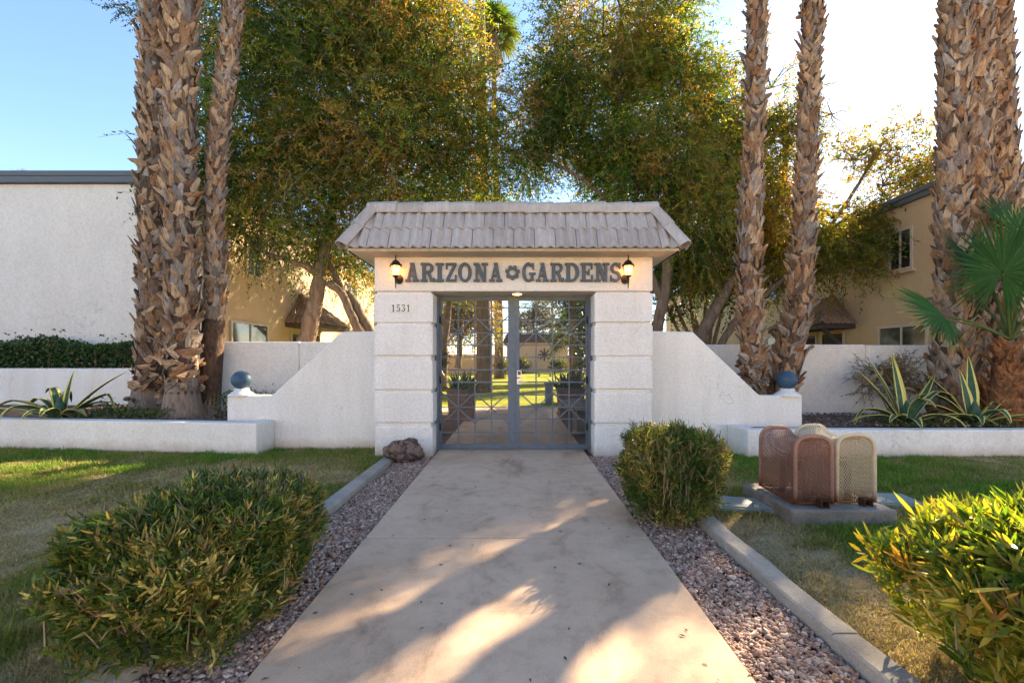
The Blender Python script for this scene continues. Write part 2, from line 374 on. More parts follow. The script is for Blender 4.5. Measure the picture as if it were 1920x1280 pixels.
def setrnd(me, val=0.0):
    a = me.attributes.new('rnd', 'FLOAT', 'POINT')
    a.data.foreach_set('value', np.full(len(me.vertices), val, dtype=np.float32) if not hasattr(val, '__len__') else np.asarray(val, dtype=np.float32))

# ------------------------------------------------------------------ ground, path, kerbs, gravel, lawns
structure('ground', MB().box(-400, 400, -200, 900, -0.5, -0.05), SOIL, None)
structure('pavement', MB().box(-60, 60, -5.6, -4.02, -0.15, -0.005), CONC, None)  # unseen strip behind the camera, added to reflect sun onto the gateway
structure('road', MB().box(-200, 200, -13, -5.8, -0.06, -0.04), mat('asphalt', (.15, .14, .13), .9, .2), None)  # out of view too, added for its bounced sunlight

def greenness(x, y):
    p = np.stack([x, y, x*0], 1)
    n = vnoise(p, 0.8)*0.6 + vnoise(p+7, 2.6)*0.4; f = vnoise(p+13, 7.0)
    left = 0.06 + 0.70*np.clip((n-0.46)*3.6, 0, 1) + np.clip((y-5.2)/0.7, 0, 1)*0.5
    left -= np.clip((4.0-y)/1.6, 0, 1)*0.30
    right = 0.62 + (n-0.45)*1.6 - np.clip((2.35-x)/0.5, 0, 1)*np.clip((4.0-y)/0.5, 0, 1)*0.95
    right -= np.clip((3.1-y)/0.5, 0, 1)*0.3
    g = np.where(x < 0, left, right) + (f-0.5)*0.45
    return np.clip(g, 0, 1)

def lawncol(g, n):
    green = np.array([0.095, 0.19, 0.022]); olive = np.array([0.22, 0.20, 0.06]); dry = np.array([0.42, 0.32, 0.185])
    g = g[:, None]
    c = np.where(g < 0.5, dry*(1-g*2) + olive*g*2, olive*(2-g*2) + green*(g*2-1))
    return c*(0.6+0.8*n[:, None])

def lawn(name, x0, x1, y0, y1, step, z, label, colfn=None):
    nx, ny = int((x1-x0)/step)+1, int((y1-y0)/step)+1
    X, Y = np.meshgrid(np.linspace(x0, x1, nx), np.linspace(y0, y1, ny))
    x, y = X.ravel(), Y.ravel()
    P = np.stack([x, y, np.zeros_like(x)], 1)
    zz = z + (vnoise(P, 1.4)-0.5)*0.02 + (vnoise(P+50, 5)-0.5)*0.012
    i = np.arange(nx*ny).reshape(ny, nx)
    q = np.stack([i[:-1,:-1].ravel(), i[:-1,1:].ravel(), i[1:,1:].ravel(), i[1:,:-1].ravel()], 1)
    n = vnoise(P+31, 9)
    c = lawncol(greenness(x, y), n) if colfn is None else colfn(x, y, n)
    me = np_mesh(name, np.stack([x, y, zz], 1), q, c, True)
    o = link(name, me, LAWNM); o['kind'] = 'structure'
    return o

PX0, PX1 = -1.097, 0.97         # walkway edges
KL0, KL1 = -1.71, -1.56         # left kerb
KR0, KR1 = 1.44, 1.59           # right kerb
lawn('lawn', -14, KL0+0.02, -3, 7.0, 0.08, -0.02, None)
lawn('lawn', KR1-0.02, 14, -3, 7.0, 0.08, -0.02, None)

path = thing('path', None, None, (-0.06, 3, 0), kind='structure')
for y0, y1 in ((-4.0, 0.27), (0.28, 3.215), (3.225, 6.22), (6.23, 8.4), (8.41, 10.9)):
    part('slab', MB().box(PX0, PX1, y0, y1, -0.12, 0.0), CONC, path, bevel=0.006)
part('slab', MB().box(-8.5, 9.5, 10.91, 12.2, -0.12, 0.0), CONC, path, bevel=0.006)

rr = random.Random(77); mb = MB(); prev = None
for i in range(61):
    x = PX0+.04+(PX1-PX0-.08)*i/60; y = 4.60+.05*math.sin(i*.13)+rr.uniform(-.006, .006); w = rr.uniform(.001, .0055); k = len(mb.v)
    mb.v += [(x, y-w, .0025), (x, y+w, .0025)]
    if prev is not None and rr.random() < .85: mb.face((prev, k, k+1, prev+1))
    prev = k
part('patched_crack', mb, mat('crack_filler', (.62, .60, .57), .9, .1), path, label='thin pale patched crack across the slab')
def kerb(x0, x1, y0, y1, cuts, label):
    root = thing('kerb', label, 'kerb', ((x0+x1)/2, (y0+y1)/2, -0.05))
    ys = [y0]+cuts+[y1]
    for a, b in zip(ys[:-1], ys[1:]):
        mb = MB(); n = max(2, int((b-a)/0.25)); prev = None
        j = [random.uniform(-0.006, 0.006) for _ in range(n+1)]
        for i in range(n+1):
            y = a+0.004+(b-a-0.008)*i/n; k = len(mb.v); h = 0.045+j[i]*0.6
            mb.v += [(x0+j[i], y, -0.1), (x0+j[i]+0.008, y, h-0.008), (x0+j[i]+0.02, y, h), (x1+j[i]-0.02, y, h), (x1+j[i]-0.006, y, h-0.010), (x1+j[i], y, -0.1)]
            if prev is not None:
                for q in range(5): mb.face((prev+q, k+q, k+q+1, prev+q+1))
            else: mb.face([k+q for q in range(6)])
            prev = k
        mb.face([prev+q for q in range(6)][::-1])
        part('kerb_stone', mb, KERBM, root)
kerb(KL0, KL1, 1.2, 5.75, [3.3], 'grey concrete kerb between the dry lawn and gravel beside the big rock')
kerb(KR0, KR1, 1.0, 3.55, [2.03], 'sunlit cracked concrete kerb between the gravel and the two bushes')

# gravel strips: bed + loose stones
structure('gravel_bed', MB().box(KL1-0.05, PX0+0.01, -3, 6.3, -0.049, -0.034), SOIL, None)
structure('gravel_bed', MB().box(PX1-0.01, KR0+0.05, -3, 6.3, -0.049, -0.034), SOIL, None)
def pebbles(name, n, xy, z, size, seed, label, pal):
    r = np.random.default_rng(seed)
    ico = np.array([(0,0,-1),(.72,-.53,-.45),(-.28,-.85,-.45),(-.89,0,-.45),(-.28,.85,-.45),(.72,.53,-.45),(.28,-.85,.45),(-.72,-.53,.45),(-.72,.53,.45),(.28,.85,.45),(.89,0,.45),(0,0,1)])
    fc = np.array([(0,1,2),(1,0,5),(0,2,3),(0,3,4),(0,4,5),(1,5,10),(2,1,6),(3,2,7),(4,3,8),(5,4,9),(1,10,6),(2,6,7),(3,7,8),(4,8,9),(5,9,10),(6,10,11),(7,6,11),(8,7,11),(9,8,11),(10,9,11)])
    s = size*np.exp(r.normal(0, 0.35, n))
    sc = np.stack([s*r.uniform(.8, 1.3, n), s*r.uniform(.6, 1.0, n), s*r.uniform(.4, .75, n)], 1)
    a = r.uniform(0, 6.28, n); ca, sa = np.cos(a), np.sin(a)
    v = ico[None]*sc[:, None]*(1+r.normal(0, .16, (n, 12, 1)))
    x = v[..., 0]*ca[:, None]-v[..., 1]*sa[:, None]; y = v[..., 0]*sa[:, None]+v[..., 1]*ca[:, None]
    tilt = r.normal(0, 0.35, n)[:, None]
    zz = v[..., 2]+x*tilt
    P = np.stack([x+xy[:, 0:1], y+xy[:, 1:2], zz+z+r.uniform(0, size*0.8, n)[:, None]], 2).reshape(-1, 3)
    F = (fc[None]+(np.arange(n)*12)[:, None, None]).reshape(-1, 3)
    pal = np.array(pal); c = pal[r.integers(0, len(pal), n)]*r.uniform(.7, 1.25, (n, 1))
    o = link(name, np_mesh(name, P, F, np.repeat(c, 12, 0)), GRAVELM); tag(o, label, 'gravel', None, 'stuff'); return o
GP = [(.50,.31,.225),(.38,.24,.185),(.56,.40,.31),(.28,.175,.135),(.50,.34,.27),(.62,.49,.40),(.40,.25,.175)]
def strip_xy(x0, x1, y0, y1, n, r):
    t = r.random(n)**1.5
    return np.stack([r.uniform(x0, x1, n), y0+(y1-y0)*t], 1)
pebbles('gravel', 15000, strip_xy(KL1+.005, PX0-.012, 1.3, 6.05, 15000, RNG), -0.026, 0.0095, 1, 'pinkish gravel strip along the kerb beside the rock', GP)
pebbles('gravel', 15000, strip_xy(PX1+.012, KR0-.005, 1.2, 6.05, 15000, RNG), -0.026, 0.0095, 2, 'pinkish gravel strip under the round green bush', GP)

def grass_patch(name, n, x0, x1, y0, y1, seed, label, h=0.035, keep=None):
    r = np.random.default_rng(seed)
    t = r.random(n)**1.6; y = y0+(y1-y0)*t
    if x0 < 0: lim = np.maximum(x0, -1.25*y-0.5); x = lim+(x1-lim)*r.random(n)
    else: lim = np.minimum(x1, 1.25*y+0.5); x = x0+(lim-x0)*r.random(n)
    if keep is not None:
        k = keep(x, y); x, y = x[k], y[k]; n = len(x)
    g = np.clip(greenness(x, y)+r.normal(0, .18, n), 0, 1)
    cl_ = vnoise(np.stack([x, y, 0*x], 1)+3, 6.5); hh = h*(0.45+0.8*g)*r.uniform(.5, 1.35, n)*(.45+1.25*cl_); a = r.uniform(0, 6.28, n); lean = r.uniform(0.2, 1.5, n)*(1.35-0.7*g)
    w = r.uniform(.0016, .0034, n)*(1+0.15*y)
    z0 = -0.022
    side = np.stack([-np.sin(a), np.cos(a), 0*a], 1)*w[:, None]; ld = np.stack([np.cos(a), np.sin(a), 0*a], 1)
    b = np.stack([x, y, 0*x+z0], 1); tip = b + ld*(hh*lean)[:, None]; tip[:, 2] += hh
    V = np.stack([b-side, b+side, tip], 1).reshape(-1, 3)
    F = np.arange(3*n).reshape(-1, 3)
    c = np.clip(lawncol(g, r.random(n))*1.25, 0, 0.6)
    o = link(name, np_mesh(name, V, F, np.repeat(c, 3, 0)), GRASSM); tag(o, label, 'grass', None, 'stuff')
grass_patch('grass', 170000, -9, KL0, 1.5, 6.7, 5, 'dry tan and green lawn grass on the left of the path')
grass_patch('grass', 120000, KR1, 9, 1.4, 6.1, 6, 'green lawn grass round the two wire cages',
            keep=lambda x, y: ~((x > 2.2) & (x < 3.06) & (y > 3.5) & (y < 4.35)))

for x0_, x1_, sd_, lb in ((-9, KL0, 15, 'taller ragged grass tufts on the dry left lawn'), (KR1, 9, 16, 'taller ragged grass tufts round the valve box lids')):
    grass_patch('grass', 60000, x0_, x1_, 1.5, 6.6 if x0_ < 0 else 5.9, sd_, lb, .06, keep=lambda x, y: (vnoise(np.stack([x, y, 0*x], 1)+21, 4.5)*.6+vnoise(np.stack([x, y, 0*x], 1)+9, 13)*.4 > .60) & ~((x > 2.15) & (x < 3.1) & (y > 3.45) & (y < 4.4)))
# garden beyond the gate
def gardencol(x, y, n):
    c = np.array([0.26, 0.28, 0.03])[None]*np.ones((len(x), 1)); return c*(0.75+0.5*n[:, None])
lawn('garden_lawn', -9, 10, 12.22, 46, 0.4, -0.01, None, gardencol)
structure('far_ground', MB().box(-8.5, -1.11, 7.9, 10.9, -0.049, -0.03), SOIL, None)
structure('far_ground', MB().box(0.985, 9.5, 7.9, 10.9, -0.049, -0.03), SOIL, None)

# raised planting beds behind the low walls
def bed(x0, x1, y0, y1, z, seed):
    step = 0.12; nx, ny = int((x1-x0)/step)+1, int((y1-y0)/step)+1
    X, Y = np.meshgrid(np.linspace(x0, x1, nx), np.linspace(y0, y1, ny)); x, y = X.ravel(), Y.ravel()
    if x0 < 0: y = np.maximum(y, 6.1+(-3.575-x)*.1114+.12)
    P = np.stack([x, y, x*0], 1); zz = z+(vnoise(P+seed, 1.5)-0.5)*0.04+(vnoise(P+seed, 6)-0.5)*0.02
    i = np.arange(nx*ny).reshape(ny, nx)
    q = np.stack([i[:-1,:-1].ravel(), i[:-1,1:].ravel(), i[1:,1:].ravel(), i[1:,:-1].ravel()], 1)
    o = link('bed_soil', np_mesh('bed_soil', np.stack([x, y, zz], 1), q, None, True), SOIL); o['kind'] = 'structure'
bed(-12.9, -3.66, 6.15, 10.2, 0.365, 3)
bed(3.25, 13.0, 6.1, 7.95, 0.30, 9)

# ------------------------------------------------------------------ roof tiles (shared)
def wave_tile(w, L, amp=0.020, th=0.022, waves=2, seg=12):
    mb = MB()
    for j in range(2):
        for lay in (0, 1):
            for i in range(seg+1):
                u = i/seg; h = amp*(1-math.cos(2*math.pi*waves*u))
                mb.v.append((u*(w-0.007)+0.0035, j*L, h+(0 if lay else -th)))
    def id(j, lay, i): return (j*2+lay)*(seg+1)+i
    for i in range(seg):
        mb.face((id(0,1,i), id(0,1,i+1), id(1,1,i+1), id(1,1,i)))
        mb.face((id(0,0,i), id(1,0,i), id(1,0,i+1), id(0,0,i+1)))
        mb.face((id(0,0,i), id(0,0,i+1), id(0,1,i+1), id(0,1,i)))
        mb.face((id(1,0,i), id(1,1,i), id(1,1,i+1), id(1,0,i+1)))
    mb.face((id(0,0,0), id(0,1,0), id(1,1,0), id(1,0,0))); mb.face((id(0,0,seg), id(1,0,seg), id(1,1,seg), id(0,1,seg)))
    return mb.mesh('roof_tile')
def tile_slope(parent, mt, e0, e1, r0, r1, tw, rows, seed=1):
    """wavy tiles on the trapezoid eave e0-e1 / ridge r0-r1 (seen from outside, e0 on the left)"""
    rr = random.Random(seed); e0, e1, r0, r1 = map(Vector, (e0, e1, r0, r1))
    u = (e1-e0).normalized(); n = u.cross(r0-e0).normalized(); v = n.cross(u)
    wid = (e1-e0).length; H = (r0-e0).dot(v); expo = H/rows; L = expo+0.07
    base = wave_tile(tw, L); base.materials.append(mt)
    lu, ru = (r0-e0).dot(u), (r1-e0).dot(u); org = wloc(parent)
    for r in range(rows):
        off = -tw*(0.5 if r % 2 else 0.05)
        k = 0
        while off+k*tw < wid:
            ua = off+k*tw; k += 1; v0 = r*expo - 0.03
            tilt = 0.045
            M = Matrix.Translation(e0+u*(ua+rr.uniform(-.0015, .0015))+v*(v0+rr.uniform(-.002, .002))+n*(0.034+rr.uniform(-.0015, .0015)))
            vv = (v - n*tilt).normalized(); nn = u.cross(vv)
            B = Matrix((u, vv, nn)).transposed().to_4x4(); M = M @ B
            def inside(uu, vq): return lu*vq/H <= uu+1e-4 and uu-1e-4 <= wid-(wid-ru)*vq/H
            cs = [inside(a, b) for a in (ua, ua+tw) for b in (max(0, v0), min(H, v0+L))]
            ml = M.copy(); ml.translation = M.translation - org
            if all(cs):
                o = bpy.data.objects.new('roof_tile', base)
            else:
                if ua+tw < lu*max(0, v0)/H or ua > wid-(wid-ru)*max(0, v0)/H: continue
                bm = bmesh.new(); bm.from_mesh(base); bm.transform(M)
                for pa, pb, sg in ((e0, r0, -1), (e1, r1, 1)):
                    if (pb-pa).cross(u).length < 1e-6: continue
                    pn = (pb-pa).cross(n).normalized()
                    if pn.dot(u)*sg < 0: pn = -pn
                    bmesh.ops.bisect_plane(bm, geom=bm.verts[:]+bm.edges[:]+bm.faces[:], plane_co=pa-pn*0.004, plane_no=pn, clear_outer=True)
                if len(bm.faces) < 3: bm.free(); continue
                bm.transform(M.inverted()); me = bpy.data.meshes.new('roof_tile'); bm.to_mesh(me); bm.free()
                me.materials.append(mt); o = bpy.data.objects.new('roof_tile', me)
            COL.objects.link(o); o.parent = parent; o.matrix_local = ml
def cap_tile(L, w=0.12, h=0.05, th=0.018):
    mb = MB(); pr = [(-w, -h), (-w*.62, h*.55), (0, h), (w*.62, h*.55), (w, -h)]
    n = len(pr)
    for y in (0, L):
        s = 1.0 if y == 0 else 0.93
        for lay in (0, th): mb.v += [(x*s, y, z*s-lay) for x, z in pr]
    for i in range(n-1):
        mb.face((i, 2*n+i, 2*n+i+1, i+1)); mb.face((n+i, n+i+1, 3*n+i+1, 3*n+i))
        mb.face((i, i+1, n+i+1, n+i)); mb.face((2*n+i, 3*n+i, 3*n+i+1, 2*n+i+1))
    mb.face((0, n, 3*n, 2*n)); mb.face((n-1, 3*n-1, 4*n-1, 2*n-1)[::-1] if False else (n-1, 3*n-1, 4*n-1, 2*n-1))
    return mb.mesh('ridge_tile', bevel=0.004, segs=1)
def cap_row(parent, mt, a, b, upv, count, lap=0.05, w=0.12, h=0.05, seed=1, lift=0.02):
    rr = random.Random(seed); a, b = Vector(a), Vector(b); t = (b-a).normalized(); Ls = (b-a).length/count
    me = cap_tile(Ls+lap, w, h); me.materials.append(mt); org = wloc(parent)
    x = t.cross(Vector(upv)).normalized()
    for i in range(count):
        tt = (t + x.cross(t)*(-0.035+rr.uniform(-.008, .008)) + x*rr.uniform(-.012, .012)).normalized()
        xx = (x - tt*x.dot(tt)).normalized(); zz = xx.cross(tt)
        M = Matrix((xx, tt, zz)).transposed().to_4x4()
        M.translation = a+t*(Ls*i-lap*0.3)+zz*(lift+rr.uniform(-.003, .003)) - org
        o = bpy.data.objects.new('ridge_tile', me); COL.objects.link(o); o.parent = parent; o.matrix_local = M

# ------------------------------------------------------------------ entrance gateway
GX = -0.03
gw = thing('entrance_gateway', 'white stucco entrance gateway with banded pillars and grey tiled roof', 'gateway', (GX, 6.35, 0))
PO, PI_ = 1.887, 1.095
FY, BY = 6.0, 6.72
for s in (-1, 1):
    xa, xb = sorted((GX+s*PI_, GX+s*PO))
    core = part('pillar', MB().box(xa+.028, xb-.028, FY+.028, BY-.028, -0.1, 2.215), WHITE, gw)
    zs = [(-0.1, 0.375), (0.432, 0.838), (0.888, 1.282), (1.345, 1.757), (1.797, 2.188)]
    for a, b in zs:
        mb = MB().box(xa+random.uniform(-.006, .004), xb+random.uniform(-.004, .006), FY+random.uniform(-.006, .006), BY, a+random.uniform(-.006, .006), b+random.uniform(-.006, .006))
        part('block', mb, WHITE, core, bevel=0.014)
part('header', MB().box(GX-PO, GX+PO, FY+.002, BY, 2.22, 2.69), HEADERM, gw, bevel=0.012)
roof = part('roof', MB().prism([(GX-2.15, 2.722), (GX+2.15, 2.722), (GX+1.89, 3.31), (GX-1.89, 3.31)], 5.99, 6.71), SOFFIT, gw)
# soffit and inner deck (frustum)
EA, EB, RA, RB = 5.66, 7.06, 5.95, 6.77
EZ, RZ = 2.722, 3.275; EH, RH = 2.125, 1.865
mb = MB()
mb.v += [(GX-EH,EA,EZ),(GX+EH,EA,EZ),(GX+EH,EB,EZ),(GX-EH,EB,EZ),(GX-RH,RA,RZ),(GX+RH,RA,RZ),(GX+RH,RB,RZ),(GX-RH,RB,RZ)]
for q in ((4,5,6,7),(0,1,5,4),(1,2,6,5),(2,3,7,6),(3,0,4,7)): mb.face(q)
mb.face((0,3,2,1))
part('roof_deck', mb, BROWNWOOD, gw)
bpy.data.objects.remove(roof)
roof = part('roof', MB().box(GX-EH+.03, GX+EH-.03, EA+.03, EB-.03, 2.68, 2.719), SOFFIT, gw)
roof['label'] = 'flat cream soffit under weathered grey tiles'
part('drip_edge', MB().box(GX-EH+.005, GX+EH-.005, EA+.005, EA+.02, 2.686, 2.721), SOFFIT, roof)
for sx in (-1, 1):
    xe = GX+sx*(EH-.012)
    part('drip_edge', MB().box(xe-.006, xe+.006, EA+.022, EB-.022, 2.675, 2.7205), BROWNWOOD, roof)
TW = 0.268
tile_slope(roof, ROOFT, (GX-EH, EA, EZ), (GX+EH, EA, EZ), (GX-RH, RA, RZ), (GX+RH, RA, RZ), TW, 2, 1)
tile_slope(roof, ROOFT, (GX+EH, EA, EZ), (GX+EH, EB, EZ), (GX+RH, RA, RZ), (GX+RH, RB, RZ), TW, 2, 2)
tile_slope(roof, ROOFT, (GX-EH, EB, EZ), (GX-EH, EA, EZ), (GX-RH, RB, RZ), (GX-RH, RA, RZ), TW, 2, 3)
tile_slope(roof, ROOFT, (GX+EH, EB, EZ), (GX-EH, EB, EZ), (GX+RH, RB, RZ), (GX-RH, RB, RZ), TW, 2, 4)
cap_row(roof, ROOFT, (GX+RH+.05, RA+.0, RZ+.05), (GX-RH-.05, RA+.0, RZ+.05), (0, -0.35, 1), 11, 0.05, 0.125, 0.06, 4, 0.03)
cap_row(roof, ROOFT, (GX-RH, RB-.03, RZ+.03), (GX+RH, RB-.03, RZ+.03), (0, 0.35, 1), 11, 0.05, 0.105, 0.05, 5)
for sx in (-1, 1):
    cap_row(roof, ROOFT, (GX+sx*(EH+.03), EA-.03, EZ+.0), (GX+sx*(RH-.0), RA, RZ+.02), (sx*1.0, -0.8, 0.55), 2, 0.05, 0.11, 0.055, 6+sx, 0.065)
    cap_row(roof, ROOFT, (GX+sx*(EH+.03), EB+.03, EZ), (GX+sx*RH, RB, RZ+.02), (sx*1.0, 0.8, 0.55), 2, 0.05, 0.10, 0.05, 9+sx, 0.045)
    cap_row(roof, ROOFT, (GX+sx*(RH-.02), RB, RZ+.03), (GX+sx*(RH-.02), RA, RZ+.03), (sx*0.35, 0, 1), 2, 0.05, 0.105, 0.05, 12+sx)

# lit downlight under the header
dl = thing('ceiling_light', 'round lit yellow downlight under the gateway header', 'lamp', (GX+.05, 6.16, 2.2))
part('rim', MB().lathe([(0.075, 0.0), (0.082, 0.008), (0.082, 0.019)], (GX+.05, 6.16, 2.2), 24), STEELM, dl, smooth=False)
part('lens', MB().lathe([(0.02, -0.012), (0.05, -0.008), (0.066, 0.0), (0.066, 0.01)], (GX+.05, 6.16, 2.2), 24), DOWNLIGHT, dl, smooth=True)

# ------------------------------------------------------------------ raised lettering
def ring(cx, cy, rx, ry, ix, iy, a0=0, a1=360, n=28):
    out = []; 
    for i in range(n):
        t0 = R(a0+(a1-a0)*i/n); t1 = R(a0+(a1-a0)*(i+1)/n)
        out.append([(cx+rx*math.cos(t0), cy+ry*math.sin(t0)), (cx+rx*math.cos(t1), cy+ry*math.sin(t1)), (cx+ix*math.cos(t1), cy+iy*math.sin(t1)), (cx+ix*math.cos(t0), cy+iy*math.sin(t0))])
    return out
def rc(x0, y0, x1, y1): return [(x0,y0),(x1,y0),(x1,y1),(x0,y1)]
S_ = 0.125
GLYPH = {
 'A': (1.0, [[(.12,.06),(.25,.06),(.55,.95),(.42,.95)], [(.64,.06),(.90,.06),(.64,1.0),(.36,1.0)], rc(.27,.27,.75,.40), rc(0,0,.40,S_), rc(.54,0,1.0,S_), rc(.34,.92,.66,1.0)]),
 'R': (1.0, [rc(.10,.0,.36,1), rc(0,0,.47,S_), rc(0,1-S_,.5,1), rc(.36,.46,.56,.58), rc(.36,.88,.56,1.0)] + ring(.55,.73,.37,.27,.13,.15,-90,90,14) + [[(.44,.50),(.68,.50),(.86,.12),(.84,0),(.66,0),(.60,.20)], rc(.80,0,1.0,S_), rc(.90,.06,1.0,.20)]),
 'I': (1.0, [rc(.24,0,.76,1), rc(0,0,1,S_), rc(0,1-S_,1,1)]),
 'Z': (1.0, [rc(0,1-S_,1,1), rc(0,0,1,S_), [(0,S_*.9),(.30,S_*.9),(1,1-S_*.9),(.70,1-S_*.9)], rc(0,.66,.15,.98), rc(.86,.03,1.0,.36)]),
 'O': (1.0, ring(.5,.5,.5,.52,.25,.38,0,360,36)),
 'N': (1.0, [rc(.13,0,.30,1), rc(.70,.0,.87,1), [(.10,1),(.40,1),(.87,0),(.60,0)], rc(0,0,.42,S_), rc(0,1-S_,.35,1), rc(.56,1-S_,1,1)]),
 'G': (1.0, ring(.47,.5,.47,.52,.21,.39,48,325,30) + [rc(.62,.06,.86,.46), rc(.50,.38,1.0,.49), rc(.76,.64,.88,1.0), [(.60,.86),(.88,.72),(.88,.86),(.72,.99)]]),
 'D': (1.0, [rc(.10,0,.36,1), rc(0,0,.5,S_), rc(0,1-S_,.5,1)] + ring(.48,.5,.52,.5,.26,.37,-90,90,20)),
 'E': (1.0, [rc(.12,0,.40,1), rc(0,0,.95,S_), rc(0,1-S_,.93,1), rc(.38,.45,.66,.56), rc(.60,.34,.71,.67), rc(.82,.02,.97,.36), rc(.80,.66,.93,.98)]),
 'S': (1.0, ring(.50,.725,.46,.29,.20,.16,35,270,18) + ring(.50,.275,.50,.29,.23,.16,-145,90,18) + [[(.26,.58),(.5,.44),(.78,.42),(.5,.565)], rc(.84,.68,.96,1.0), rc(.02,.0,.14,.34), [(.70,.86),(.9,.72),(.95,.9),(.84,.99)], [(.04,.12),(.1,.02),(.30,.12),(.09,.28)]]),
 '1': (1.0, [rc(.36,0,.66,1), rc(.12,0,.9,.08), [(.1,.76),(.38,.84),(.5,1),(.36,1),(.1,.84)]]),
 '5': (1.0, [rc(.15,.88,.85,1.0), rc(.15,.50,.28,.98)] + ring(.47,.32,.45,.32,.22,.24,-150,110,20) + [rc(.03,.10,.2,.24)]),
 '3': (1.0, [rc(.1,.88,.88,1.0), [(.5,.56),(.74,.90),(.88,.90),(.62,.54)]] + ring(.45,.31,.47,.31,.22,.23,-150,95,20) + [rc(.03,.10,.2,.22)]),
}
def glyph(mb, ch, x0, x1, z0, z1, yb, depth):
    w, prims = GLYPH[ch]
    for i, p in enumerate(prims):
        e = (i % 9)*0.00035
        mb.prism([(x0+x*(x1-x0), z0+y*(z1-z0)) for x, y in p], yb-depth-e, yb+e*0.0)
sign = thing('entrance_lettering', 'raised blue grey slab serif letters ARIZONA GARDENS across the header', 'lettering', (GX, 5.98, 2.35))
LY = FY-0.008
def lx(px): return (px-CX)/FPX*5.975
def lz(py): return CAMZ+(CY-py)/FPX*5.975
for ch, a, b in [('A',760,785.5),('R',789,815),('I',817,832),('Z',836,856),('O',859,884.5),('N',888,915),('A',917,942),('G',979,1004.5),('A',1004.8,1029),('R',1032,1057.5),('D',1059.5,1086),('E',1088.5,1112.5),('N',1114.5,1142),('S',1144,1164)]:
    mb = MB(); glyph(mb, ch, lx(a), lx(b), lz(528.2), lz(493), LY, 0.034)
    part('letter', mb, LETTERM, sign)
mb = MB(); fx, fz = lx(961), lz(511)
for k in range(7):
    a = 2*math.pi*k/7+0.2; e = k*0.0004
    mb.prism([(fx+.072*math.cos(a)+.029*math.cos(q*math.pi/7), fz+.072*math.sin(a)+.029*math.sin(q*math.pi/7)) for q in range(14)], LY-.034-e, LY)
for p in ring(fx, fz, .072, .072, .045, .045, 0, 360, 20): mb.prism(p, LY-.038, LY)
part('flower_emblem', mb, LETTERM, sign)

# house number plaque
pq = thing('house_number_plaque', 'white tile plaque with black number 1531 on the left pillar', 'number plaque', (lx(751), FY-.012, lz(578)))
py0 = FY-0.012
xs = [728.5, 732, 742, 751.3, 760.5, 770, 773.5]
for i in range(6):
    part('tile', MB().box(lx(xs[i])+.0012, lx(xs[i+1])-.0012, py0, FY+.004, lz(585.5), lz(569)), PLAQUEM, pq, bevel=0.002)
for i, ch in enumerate('1531'):
    mb = MB(); c = (xs[i+1]+xs[i+2])/2; hw = 3.0 if ch == '1' else 3.7
    glyph(mb, ch, lx(c-hw), lx(c+hw), lz(584), lz(571), py0-.0002, 0.002)
    part('digit', mb, DIGITM, pq)

